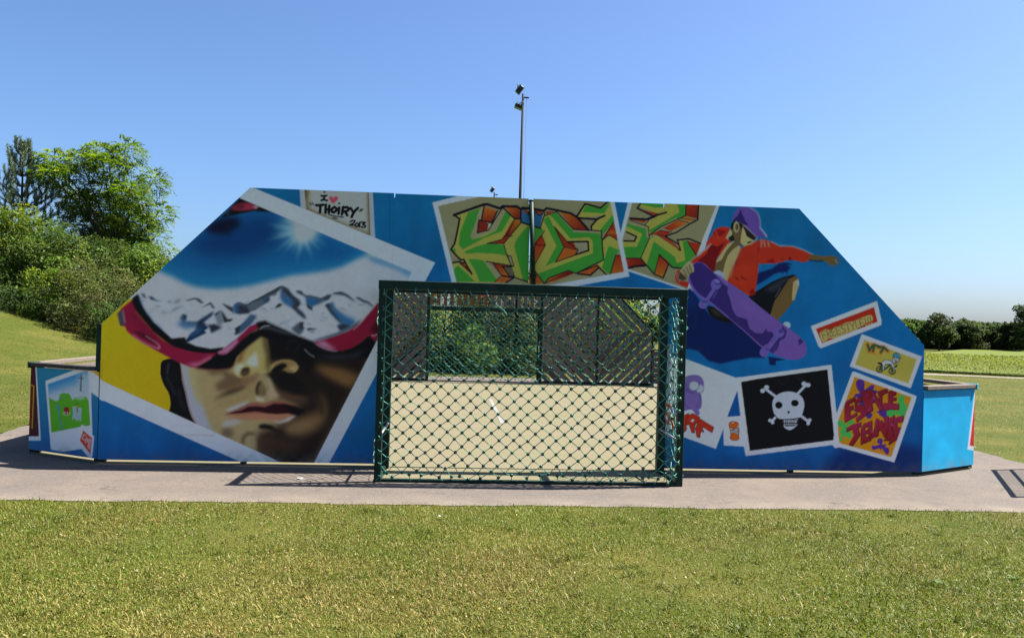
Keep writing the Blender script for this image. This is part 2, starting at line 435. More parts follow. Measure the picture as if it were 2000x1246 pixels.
def paint_skier():
    crop(0, 0, 1)
    poly([(150, 757), (199, 779), (469, 898), (505, 914), (640, 926), (653, 900), (851.6, 514), (494, 367), (470, 350), (180, 600)], WHT)
    pic = [(468, 387), (807, 532), (623, 900), (612, 924), (600, 924), (540, 895), (199, 742), (150, 720), (150, 640), (440, 360)]
    set_clip(pic)
    poly(pic, (162, 140, 100))
    # yellow ground
    poly([(180, 600), (330, 560), (360, 700), (360, 840), (180, 760)], (204, 166, 20), col2=(190, 152, 14), g=((200, 640), (330, 830)))
    # face, dark side first
    crop(440, 640, .21666)
    poly([(400, 60), (900, 150), (1400, 100), (1300, 400), (820, 1260), (480, 1260), (330, 1110), (330, 950), (480, 900), (640, 800), (700, 700), (480, 600), (420, 430)], (32, 22, 19), blur=9)
    crop(300, 710, .16054)
    # pale strip beside the hair
    poly([(330, -30), (440, 0), (500, 200), (560, 400), (650, 560), (720, 760), (820, 860), (560, 760), (400, 500)], (160, 160, 178), blur=4)
    poly([(440, 20), (540, 60), (560, 300), (640, 480), (560, 460), (480, 260)], (172, 156, 112), blur=5)
    poly([(650, 80), (900, 80), (980, 120), (1180, 190), (1100, 260), (900, 330), (800, 330), (780, 250), (860, 180), (720, 130)], (112, 86, 62), blur=4)
    poly([(740, 450), (850, 380), (960, 310), (1080, 270), (1200, 180), (1170, 290), (1020, 360), (880, 400)], (70, 52, 38), blur=3.2)
    ell(830, 160, 70, 40, (165, 150, 115), blur=4, alpha=.7)
    poly([(1100, 200), (1290, 130), (1290, 400), (1080, 480), (820, 560), (760, 480), (1020, 400), (1150, 330)], (156, 130, 88), blur=4, alpha=.8)
    poly([(860, 800), (960, 770), (1020, 840), (980, 900), (880, 900)], (112, 92, 74), blur=4)
    stroke([(1130, 960), (1130, 900), (1180, 850), (1250, 850)], 5, (84, 66, 48), blur=2.5, smooth=5)
    poly([(1180, 920), (1270, 880), (1300, 960), (1300, 1050), (1180, 1000)], (158, 136, 102), blur=3)
    poly([(1310, 900), (1500, 880), (1500, 1160), (1320, 1080)], (72, 52, 38), blur=5)
    crop(440, 640, .21666)
    # right cheek, jaw light
    poly([(830, 335), (960, 345), (1090, 370), (1250, 430), (1180, 540), (1080, 520), (950, 450), (850, 395)], (112, 78, 46), blur=6)
    poly([(900, 380), (1080, 420), (1190, 480), (1150, 520), (1000, 450)], (128, 92, 54), blur=6, alpha=.8)
    poly([(830, 570), (915, 630), (950, 740), (930, 850), (850, 930), (700, 985), (570, 950), (560, 900), (660, 830), (800, 770), (890, 760), (880, 680)], (120, 88, 58), blur=8)
    poly([(560, 900), (650, 850), (800, 830), (820, 890), (700, 950), (600, 950)], (132, 104, 70), blur=6, alpha=.8)
    stroke([(830, 570), (890, 690), (900, 780)], 5, (30, 22, 20), blur=4, alpha=.8)
    poly([(380, 960), (600, 1000), (760, 1010), (700, 1120), (520, 1150), (380, 1090)], (62, 44, 32), blur=9)
    poly([(450, 460), (560, 540), (760, 620), (800, 690), (640, 665), (520, 625), (450, 560)], (86, 60, 44), blur=6)
    # nose
    poly([(330, 80), (375, 90), (415, 200), (425, 330), (470, 310), (560, 290), (640, 305), (676, 350), (655, 395), (590, 408), (535, 375), (440, 400), (350, 412), (300, 405), (235, 440), (150, 450), (97, 400), (100, 340), (140, 210), (240, 110)], (176, 154, 98), blur=1.2, smooth=4)
    poly([(345, 90), (385, 95), (470, 280), (430, 330), (415, 380), (390, 390), (385, 250)], (92, 74, 44), blur=3.5)
    poly([(400, 100), (560, 120), (860, 200), (820, 330), (760, 420), (700, 330), (640, 280), (520, 280), (430, 300), (420, 200)], (20, 14, 14), blur=3)
    poly([(140, 220), (240, 120), (190, 220), (160, 320), (110, 330)], (134, 96, 58), blur=3)
    poly([(300, 215), (322, 345), (265, 355), (200, 320), (250, 260)], (196, 190, 186), blur=2.5)
    poly([(105, 350), (150, 315), (210, 340), (160, 380), (150, 430), (110, 410)], (198, 188, 166), blur=2.5)
    poly([(158, 405), (180, 368), (215, 360), (242, 378), (230, 425), (190, 440), (165, 430)], (82, 62, 46), blur=1.5, smooth=4)
    poly([(165, 400), (185, 368), (225, 362), (240, 376), (200, 380)], (34, 24, 20), blur=1.5)
    poly([(160, 450), (330, 410), (300, 480), (200, 530), (60, 560), (180, 480)], (132, 96, 70), blur=4, alpha=.8)
    poly([(430, 400), (470, 350), (520, 322), (565, 322), (578, 350), (540, 372), (525, 392), (470, 400)], (16, 11, 12), blur=1.5)
    stroke([(590, 400), (645, 388), (672, 352)], 3, (196, 180, 140), blur=1.2, smooth=4)
    poly([(400, 405), (520, 395), (620, 412), (700, 470), (760, 600), (640, 600), (520, 560), (440, 470)], (22, 15, 15), blur=4)
    # right wing of the nose coming out of the dark
    poly([(450, 330), (500, 296), (560, 287), (625, 299), (668, 335), (672, 372), (640, 402), (595, 405), (555, 388), (500, 380)], (150, 118, 74), blur=2.2, smooth=3)
    ell(636, 368, 28, 24, (186, 160, 112), blur=3)
    poly([(436, 396), (478, 346), (524, 322), (564, 322), (580, 348), (548, 370), (522, 394)], (16, 11, 12), blur=1.6)
    poly([(455, 420), (540, 404), (640, 412), (620, 440), (500, 450)], (24, 16, 16), blur=4)
    # philtrum
    poly([(325, 490), (350, 480), (395, 560), (395, 610), (340, 618), (303, 580), (305, 530)], (120, 96, 68), blur=2)
    stroke([(330, 490), (308, 540), (312, 595)], 5, (56, 44, 36), blur=2, smooth=4)
    poly([(380, 440), (430, 460), (480, 570), (520, 620), (440, 650), (400, 610), (415, 560)], (172, 150, 120), blur=3)
    poly([(295, 620), (370, 640), (380, 665), (310, 660)], (186, 176, 158), blur=2)
    # lips
    poly([(10, 785), (110, 735), (220, 685), (300, 672), (370, 685), (460, 655), (550, 660), (690, 715), (745, 745), (660, 775), (430, 785), (160, 785)], (140, 84, 72), blur=2)
    poly([(20, 745), (130, 695), (250, 655), (210, 692), (80, 752)], (172, 168, 176), blur=1.8)
    poly([(40, 805), (200, 770), (430, 775), (610, 770), (660, 795), (590, 842), (500, 852), (400, 830), (230, 825), (80, 830)], (170, 112, 84), blur=2.5)
    poly([(5, 795), (90, 762), (170, 745), (235, 712), (300, 708), (385, 716), (465, 684), (560, 688), (680, 718), (750, 745), (680, 790), (600, 770), (500, 778), (420, 772), (300, 752), (170, 768), (60, 775)], (46, 12, 20), blur=1.3)
    poly([(540, 690), (680, 715), (760, 745), (690, 790), (620, 765)], (18, 10, 12), blur=2.5)
    poly([(430, 825), (515, 845), (620, 800), (670, 790), (600, 842), (510, 862)], (182, 172, 176), blur=2)
    poly([(0, 850), (110, 818), (195, 845), (110, 880), (0, 895)], (168, 162, 160), blur=3)
    poly([(325, 880), (380, 865), (450, 880), (490, 915), (560, 950), (420, 915), (345, 910)], (24, 18, 17), blur=2.2)
    # hair
    crop(300, 710, .16054)
    poly([(130, -40), (105, 80), (112, 160), (150, 260), (200, 340), (230, 430), (232, 530), (215, 590), (220, 660), (560, 760), (560, 742), (500, 660), (450, 520), (410, 350), (370, 200), (325, -40)], (15, 13, 17), smooth=3)
    stroke([(180, 160), (230, 250), (290, 370)], 3, (52, 52, 62), blur=1.5, smooth=5)
    stroke([(200, 0), (190, 60), (185, 120)], 4, (58, 58, 68), blur=2, smooth=5)
    stroke([(330, 300), (350, 420), (400, 560)], 5, (34, 34, 42), blur=2.5, smooth=5)
    stroke([(335, 0), (380, 200), (418, 350), (458, 520), (505, 660), (550, 735)], 1.2, (96, 44, 34), blur=.6, smooth=4)
    # ---- goggles: lens with its reflected sky
    crop(0, 0, 1)
    lens = [(440, 340), (468, 387), (807, 532), (770, 606), (748, 606), (728, 612), (712, 629), (688, 645), (662, 657), (630, 669), (612, 672), (592, 662), (556, 646), (521, 629), (505, 634), (490, 644), (470, 666), (450, 680), (432, 688), (410, 690), (385, 684), (356, 676), (330, 662), (306, 648), (288, 632), (274, 612), (266, 594), (262, 585), (225, 575), (150, 560)]
    poly(lens, (184, 182, 195))
    old = clip_mask[0]; set_clip(lens); clip_mask[0] = clip_mask[0]*old
    poly([(225, 500), (290, 520), (340, 541), (358, 551), (384, 560), (419, 564), (464, 562), (499, 556), (534, 547), (570, 538), (605, 534), (640, 529), (670, 521), (695, 508), (722, 496), (700, 470), (560, 400), (440, 330), (300, 400)], (28, 112, 166), blur=4.5)
    poly([(240, 470), (300, 500), (350, 525), (410, 536), (480, 530), (540, 520), (600, 515), (660, 505), (690, 490), (640, 455), (500, 380), (440, 330), (300, 400)], (20, 92, 150), blur=10)
    poly([(360, 480), (400, 500), (470, 505), (540, 480), (560, 440), (520, 418), (440, 430)], (12, 58, 116), blur=14)
    poly([(640, 470), (700, 490), (660, 508), (620, 505)], (16, 88, 148), blur=6)
    stroke([(350, 492), (420, 512), (500, 505), (560, 488)], 5, (24, 84, 140), blur=5, smooth=5, alpha=.7)
    poly([(404, 440), (434, 425), (462, 424), (470, 440), (450, 450), (448, 457), (420, 456), (400, 450)], (14, 18, 44), blur=5)
    poly([(432, 424), (494, 412), (530, 414), (470, 384)], (13, 11, 16), blur=.6)
    crop(340, 360, .17657)
    poly([(620, 270), (680, 222), (780, 200), (890, 222), (945, 245), (850, 282), (720, 292)], (158, 46, 72), blur=1.6, smooth=4)
    poly([(640, 268), (700, 225), (780, 212), (760, 270)], (92, 20, 36), blur=3)
    poly([(860, 240), (940, 235), (900, 275)], (176, 160, 176), blur=2)
    poly([(540, 330), (620, 280), (600, 330)], (70, 80, 96), blur=3)
    # sun burst
    poly([(1130, 480), (1200, 380), (1300, 360), (1700, 480), (1600, 560), (1560, 640), (1450, 690), (1320, 660), (1250, 600)], (130, 174, 196), blur=12, alpha=.6)
    for ex, ey, w in [(1010, 430, 12), (1060, 480, 9), (1000, 625, 13), (1090, 590, 10), (1110, 755, 13), (1040, 560, 8), (1260, 720, 16), (1190, 800, 9), (1360, 890, 14), (1310, 780, 9), (1400, 760, 16), (1545, 850, 13), (1480, 740, 14), (1630, 740, 13), (1720, 700, 8)]:
        c0 = (1420, 510); dx, dy = ex-c0[0], ey-c0[1]; L = math.hypot(dx, dy); nx, ny = -dy/L*w*2.5, dx/L*w*2.5
        poly([(c0[0]+nx, c0[1]+ny), (c0[0]-nx, c0[1]-ny), (ex, ey)], (160, 184, 196), blur=2.6, alpha=.5)
    poly([(1215, 400), (1240, 350), (1500, 420), (1640, 500), (1570, 545), (1560, 590), (1480, 630), (1420, 640), (1340, 620), (1320, 560), (1330, 500), (1290, 420)], (176, 178, 188), blur=5)
    # clouds below
    crop(560, 350, .16854)
    poly([(900, 880), (1100, 930), (1465, 1080), (1440, 1140), (1300, 1060), (1000, 960)], (60, 124, 172), blur=4, alpha=.75)
    # mountains (reflected): darks and blues
    D = (38, 38, 46); B = (44, 92, 146); G = (98, 106, 122)
    crop(190, 540, .16051)
    for pts, c, b in [
        ([(530, 190), (580, 215), (600, 265), (560, 250)], (84, 90, 104), 1.4),
        ([(470, 210), (520, 250), (560, 380), (660, 520), (620, 520), (520, 400)], (30, 74, 132), 2.5),
        ([(560, 380), (700, 560), (830, 650), (780, 640), (640, 520)], (92, 124, 168), 3),
        ([(620, 235), (660, 240), (740, 290), (820, 305), (740, 300), (660, 280)], (72, 98, 128), 1.5),
        ([(640, 240), (700, 265), (660, 280)], (60, 60, 70), 1.4),
        ([(850, 295), (920, 300), (880, 320)], G, 2), ([(950, 300), (1010, 260), (1010, 310), (960, 330)], (130, 134, 146), 2.5),
        ([(680, 355), (770, 355), (760, 370)], (110, 116, 130), 1),
        ([(1070, 290), (1200, 258), (1250, 270), (1310, 330), (1260, 320), (1200, 275), (1120, 292)], (66, 70, 82), 1.2),
        ([(870, 450), (960, 380), (1080, 350), (1010, 380)], (104, 118, 138), 1.8),
        ([(1280, 380), (1390, 310), (1445, 390), (1415, 385), (1385, 335)], (54, 56, 66), 1.2),
        ([(1520, 320), (1640, 375), (1740, 315), (1830, 355), (1869, 335), (1869, 440), (1710, 450), (1665, 440), (1610, 400)], (112, 120, 136), 1.4),
        ([(1530, 325), (1650, 380), (1670, 440), (1600, 390)], (50, 52, 62), 1.4),
        ([(1710, 345), (1760, 335), (1740, 420), (1710, 445), (1690, 390)], (32, 82, 142), 2),
        ([(1760, 345), (1869, 350), (1869, 445), (1740, 455)], (48, 50, 64), 2),
        ([(1050, 455), (1100, 475), (1085, 545), (1190, 550), (1240, 545), (1430, 425), (1400, 480), (1300, 560), (1180, 610), (1050, 600), (1020, 500)], (60, 84, 120), 2),
        ([(1050, 455), (1100, 475), (1090, 530), (1060, 500)], (50, 56, 72), 1.5),
        ([(1240, 548), (1430, 425), (1410, 465), (1300, 550), (1350, 600), (1320, 640), (1200, 640)], (34, 44, 72), 2.2),
        ([(980, 540), (1100, 560), (1250, 600), (1100, 640), (1000, 600)], (84, 116, 158), 4),
        ([(1440, 460), (1520, 410), (1545, 470), (1560, 540), (1500, 620), (1455, 520)], (120, 126, 142), 2),
        ([(1440, 460), (1520, 408), (1500, 430), (1455, 480)], (44, 42, 50), 1),
        ([(1520, 410), (1600, 520), (1670, 515), (1640, 545), (1560, 560)], (46, 46, 56), 1.6),
        ([(1350, 590), (1450, 580), (1520, 620), (1560, 610), (1400, 690), (1390, 630)], (36, 42, 60), 1.8),
        ([(1095, 775), (1150, 700), (1290, 590), (1370, 620), (1310, 660), (1350, 680), (1110, 800)], (24, 40, 74), 1.3),
        ([(1120, 760), (1180, 680), (1320, 580), (1260, 680)], (56, 98, 148), 4),
        ([(1690, 640), (1869, 520), (1869, 600), (1720, 700), (1685, 700), (1710, 670)], (58, 68, 86), 1.6),
    ]: poly(pts, c, blur=b*.85)
    crop(460, 540, .16051)
    for pts, c, b in [
        ([(140, 350), (240, 300), (420, 200), (560, 120), (600, 130), (520, 190), (500, 230), (420, 240), (430, 290), (380, 330), (240, 420), (170, 430)], (92, 98, 112), 1.4),
        ([(140, 350), (420, 200), (570, 118), (520, 180), (430, 230), (330, 280), (240, 310)], (52, 50, 56), 1.2),
        ([(370, 250), (430, 240), (420, 310), (340, 320)], (52, 74, 104), 2),
        ([(0, 350), (50, 318), (80, 360), (60, 440), (10, 440)], (30, 80, 142), 2), ([(60, 330), (150, 355), (190, 430), (30, 455)], (46, 50, 64), 2.2),
        ([(560, 130), (650, 160), (700, 230), (790, 290), (800, 340), (760, 380), (820, 420), (880, 520), (840, 500), (720, 390), (600, 320), (560, 250)], (70, 92, 126), 2.5),
        ([(570, 120), (640, 150), (700, 225), (780, 290), (800, 340), (770, 370), (680, 260), (600, 180)], (48, 46, 54), 1.4),
        ([(700, 280), (790, 330), (760, 390), (860, 470), (880, 520), (800, 470), (700, 370)], (54, 52, 60), 2),
        ([(560, 250), (660, 260), (740, 330), (700, 370), (600, 310)], (54, 100, 154), 4),
        ([(490, 390), (540, 330), (585, 335), (560, 370)], (48, 48, 56), 1.6),
        ([(750, 180), (800, 185), (850, 230), (980, 250), (1060, 275), (1130, 235), (1180, 230), (1150, 280), (1040, 330), (940, 370), (880, 330), (870, 250)], (64, 84, 112), 1.8),
        ([(890, 260), (1010, 280), (1000, 330), (930, 360), (890, 320)], (42, 96, 152), 3),
        ([(1060, 275), (1180, 228), (1140, 285)], (46, 44, 52), 1.3), ([(750, 180), (810, 185), (850, 230), (790, 210)], (58, 58, 66), 1.4),
        ([(870, 330), (950, 370), (955, 420), (900, 390)], (44, 56, 76), 1.5),
        ([(1200, 210), (1290, 190), (1380, 230), (1450, 290), (1350, 240)], (70, 72, 82), 1.2), ([(1480, 258), (1530, 262), (1680, 350), (1580, 320)], (84, 96, 116), 1.6),
        ([(1110, 350), (1200, 310), (1240, 400), (1330, 480), (1400, 540), (1480, 540), (1400, 640), (1300, 660), (1260, 600), (1310, 570), (1240, 510), (1180, 450)], (72, 96, 130), 2),
        ([(1110, 350), (1160, 330), (1180, 400), (1260, 480), (1320, 570), (1240, 510), (1180, 450)], (46, 52, 66), 1.6),
        ([(1200, 380), (1330, 470), (1480, 530), (1420, 600), (1320, 560), (1230, 470)], (50, 104, 160), 5),
        ([(1260, 600), (1340, 580), (1420, 610), (1300, 665)], (50, 54, 66), 1.8),
        ([(700, 640), (780, 570), (850, 560), (840, 610), (855, 640), (830, 690), (800, 710), (760, 690)], (76, 84, 100), 2), ([(800, 560), (850, 560), (835, 600), (858, 640), (800, 640)], (52, 52, 60), 1.4),
        ([(890, 640), (920, 628), (1015, 640), (960, 650), (900, 660)], (54, 54, 62), .9), ([(900, 660), (1000, 650), (960, 690)], (120, 126, 142), 2.5),
        ([(15, 640), (80, 600), (200, 460), (280, 480), (200, 600), (80, 690), (10, 710), (30, 670)], (62, 86, 118), 2), ([(15, 635), (80, 600), (60, 680), (10, 712), (30, 670)], (42, 46, 58), 1.5),
        ([(930, 790), (1250, 690), (1400, 620), (1560, 520), (1500, 610), (1300, 710), (1060, 780)], (74, 88, 106), 1.8),
    ]: poly(pts, c, blur=b*.85)
    # ridge lines and small rock bands
    for pts in [[(0, 350), (55, 318), (145, 352), (240, 300), (330, 252), (420, 200), (500, 165), (575, 118), (610, 140), (650, 162), (690, 222), (735, 262), (790, 300), (800, 338)],
                [(755, 180), (805, 188), (855, 232), (960, 248), (1055, 276), (1130, 236), (1175, 230)], [(1200, 212), (1290, 192), (1380, 232), (1450, 288)], [(1490, 258), (1600, 300), (1685, 352)], [(1112, 350), (1160, 372), (1180, 430), (1245, 505), (1300, 560)]]:
        q = [pts[0]]
        for a, b in zip(pts[:-1], pts[1:]):
            for k in (1, 2, 3): q.append((a[0]+(b[0]-a[0])*k/3+prng.normal(0, 5), a[1]+(b[1]-a[1])*k/3+prng.normal(0, 6)))
        stroke(q, 1.7, (44, 42, 48), blur=.5, alpha=.85); stroke([(x+6, y+16) for x, y in q], 2.4, (92, 112, 140), blur=1.4, alpha=.55)
    for i in range(70):
        x, y = prng.uniform(-1500, 1650), prng.uniform(300, 640); L = prng.uniform(20, 70); sl = prng.uniform(-.8, .8)
        stroke([(x, y), (x+L, y+L*sl), (x+L*1.6, y+L*sl+prng.normal(0, 14))], prng.uniform(.8, 2.2), (70, 82, 104) if i % 2 else (96, 110, 132), blur=.9, alpha=.55, taper=True)
    set_clip(None); crop(0, 0, 1); set_clip(pic)
    # goggle rim and frame
    crop(190, 540, .16051)
    poly([(440, 250), (500, 215), (520, 300), (600, 440), (700, 560), (820, 665), (920, 755), (1080, 740), (1110, 800), (1220, 848), (1400, 882), (1560, 862), (1520, 960), (1300, 950), (950, 870), (680, 660), (400, 330)], (14, 13, 18), blur=1, clip=None)
    poly([(300, 380), (420, 290), (480, 430), (560, 525), (680, 655), (800, 765), (950, 850), (1150, 912), (1300, 930), (1460, 930), (1500, 945), (1400, 1010), (1290, 1080), (1220, 1110), (1150, 1097), (1000, 1042), (850, 962), (700, 880), (560, 800), (440, 722), (370, 662), (340, 600), (300, 600), (255, 450)], (138, 22, 56), blur=.5)
    poly([(400, 380), (560, 560), (800, 790), (700, 780), (540, 620), (420, 480)], (98, 14, 38), blur=6, alpha=.6)
    poly([(245, 450), (300, 400), (330, 470), (340, 590), (285, 598)], (70, 66, 82), blur=1.2)
    stroke([(310, 400), (325, 480), (340, 560)], 1.6, (176, 160, 178), blur=.7)
    poly([(440, 660), (520, 665), (640, 720), (740, 800), (700, 810), (560, 740)], (74, 14, 32), blur=2.2)
    stroke([(440, 710), (540, 780), (680, 850), (770, 870)], 3.2, (176, 112, 138), blur=1.5, smooth=4)
    stroke([(600, 720), (735, 805), (775, 855), (750, 868)], 1.5, (206, 170, 184), blur=.6, smooth=4)
    poly([(1100, 1060), (1260, 1040), (1400, 960), (1430, 985), (1290, 1075), (1210, 1105)], (178, 96, 128), blur=3)
    # black under the frame, nose bridge
    poly([(1230, 1108), (1400, 1010), (1480, 930), (1700, 880), (1900, 690), (1960, 700), (1800, 880), (1720, 980), (1680, 1080), (1640, 1115), (1500, 1130), (1350, 1125)], (12, 10, 13), blur=.8)
    stroke([(1230, 1112), (1400, 1130), (1560, 1130), (1640, 1112), (1690, 1060)], 2.4, (84, 24, 34), blur=1.6, smooth=4)
    poly([(1475, 925), (1560, 880), (1700, 770), (1869, 605), (1960, 570), (1990, 580), (1980, 630), (1869, 700), (1700, 870), (1560, 958), (1505, 945)], (140, 24, 60), blur=.6)
    poly([(1475, 925), (1560, 880), (1720, 760), (1740, 800), (1600, 940), (1510, 945)], (176, 116, 150), blur=2.2)
    stroke([(1690, 770), (1800, 670), (1869, 600), (1960, 560)], 1.4, (170, 176, 190), blur=.8, smooth=4)
    crop(460, 540, .16051)
    poly([(270, 560), (380, 538), (480, 585), (650, 660), (820, 738), (980, 800), (1080, 860), (1200, 905), (1330, 914), (1450, 874), (1560, 800), (1640, 712), (1780, 820), (1640, 1000), (1400, 1010), (1150, 1010), (800, 960), (460, 780), (330, 730), (200, 830), (60, 940), (-60, 1010), (0, 880), (100, 770), (200, 690), (300, 645)], (14, 12, 15), blur=1.4)
    poly([(310, 640), (360, 600), (430, 595), (700, 690), (760, 730), (600, 700), (440, 650)], (58, 58, 66), blur=2.2)
    stroke([(315, 640), (360, 605), (430, 596)], 2, (170, 170, 180), blur=.9, smooth=4)
    stroke([(400, 545), (600, 636), (810, 732)], 1.3, (172, 176, 188), blur=.6)
    poly([(980, 802), (1100, 770), (1250, 724), (1400, 668), (1550, 560), (1650, 440), (1740, 330), (1850, 300), (1850, 860), (1735, 812), (1690, 760), (1640, 718), (1560, 800), (1450, 870), (1330, 910), (1200, 900), (1080, 860)], (134, 20, 50), blur=.6)
    poly([(990, 805), (1100, 780), (1180, 840), (1260, 900), (1180, 895), (1080, 860)], (184, 130, 160), blur=4)
    stroke([(1000, 820), (1090, 868), (1190, 900), (1260, 908)], 1.6, (196, 150, 176), blur=.8, smooth=4)
    stroke([(1455, 648), (1530, 580), (1640, 450), (1740, 330)], 1.6, (186, 178, 190), blur=.8, smooth=4)
    poly([(1660, 640), (1720, 560), (1800, 560), (1760, 700), (1690, 700)], (84, 12, 30), blur=2.2)
    stroke([(1680, 715), (1710, 725), (1745, 705)], 1.8, (210, 190, 200), blur=.6)
    stroke([(865, 885), (920, 940), (985, 978)], 2, (150, 150, 160), blur=.9, smooth=4)
    poly([(1000, 960), (1200, 960), (1450, 950), (1640, 860), (1500, 990), (1200, 1010)], (44, 44, 52), blur=4)
    set_clip(None)
    crop(0, 0, 1)
    stroke([(352, 848), (424, 850)], .8, (120, 122, 140), blur=.4)

def paint_thoiry():
    crop(560, 350, .16854)
    card = [(135, 20), (160, 325), (1030, 685), (985, 20)]
    poly(card, (160, 164, 180))
    inn = [(190, 20), (222, 352), (975, 660), (940, 20)]
    poly(inn, (166, 164, 166))
    set_clip(inn)
    for pts, w, b in [([(200, 20), (222, 352)], 12, 3.5), ([(222, 345), (600, 510), (975, 655)], 7, 2.5), ([(945, 20), (970, 660)], 8, 2.6)]:
        stroke(pts, w, (116, 90, 52), blur=b, alpha=.8)
    poly([(190, 110), (250, 130), (240, 200), (200, 230)], (112, 84, 48), blur=2, alpha=.7)
    stroke([(945, 100), (962, 400), (978, 655)], 2.2, (70, 44, 24), blur=1)
    stroke([(200, 110), (208, 230)], 2, (64, 44, 26), blur=1)
    set_clip(None)
    K = (14, 12, 14)
    S = lambda p, w=5.2: stroke(p, w, K, smooth=3)
    ell(433, 152, 12, 10, K)
    for p in [[(395, 190), (425, 196), (455, 190)], [(428, 195), (424, 240)], [(395, 245), (425, 238), (462, 248)]]: S(p, 4)
    poly([(530, 285), (488, 225), (492, 205), (515, 200), (535, 222), (555, 203), (585, 205), (594, 228), (565, 260)], (232, 74, 92), smooth=4)
    for p in [[(262, 272), (278, 300)], [(288, 268), (302, 296)], [(838, 372), (862, 345)], [(858, 376), (882, 348)]]: S(p, 2)
    for p in [[(335, 300), (375, 302), (418, 296)], [(385, 302), (382, 385)], [(448, 296), (446, 390)], [(490, 308), (484, 392)], [(446, 345), (488, 350)],
              [(545, 325), (518, 350), (525, 382), (552, 380), (575, 350), (555, 325)], [(604, 330), (598, 400)], [(648, 325), (638, 408)],
              [(648, 328), (700, 328), (715, 350), (690, 372), (655, 372)], [(670, 372), (700, 420)], [(738, 338), (768, 380)], [(822, 335), (780, 380), (750, 440)]]: S(p)
    ell(606, 284, 13, 12, K)
    S([(490, 412), (560, 430), (655, 440)], 2.2); S([(530, 448), (582, 458)], 2.2)
    for p in [[(735, 495), (770, 478), (790, 490), (760, 520), (732, 530), (790, 535)], [(812, 510), (795, 530), (805, 552), (825, 545), (830, 520), (815, 510)], [(848, 500), (842, 555)],
              [(862, 500), (910, 505), (880, 525), (912, 540), (900, 562), (862, 552)]]: S(p, 3)
    stroke([(1195, 210), (1195, 720)], .8, (10, 74, 122), alpha=.7)

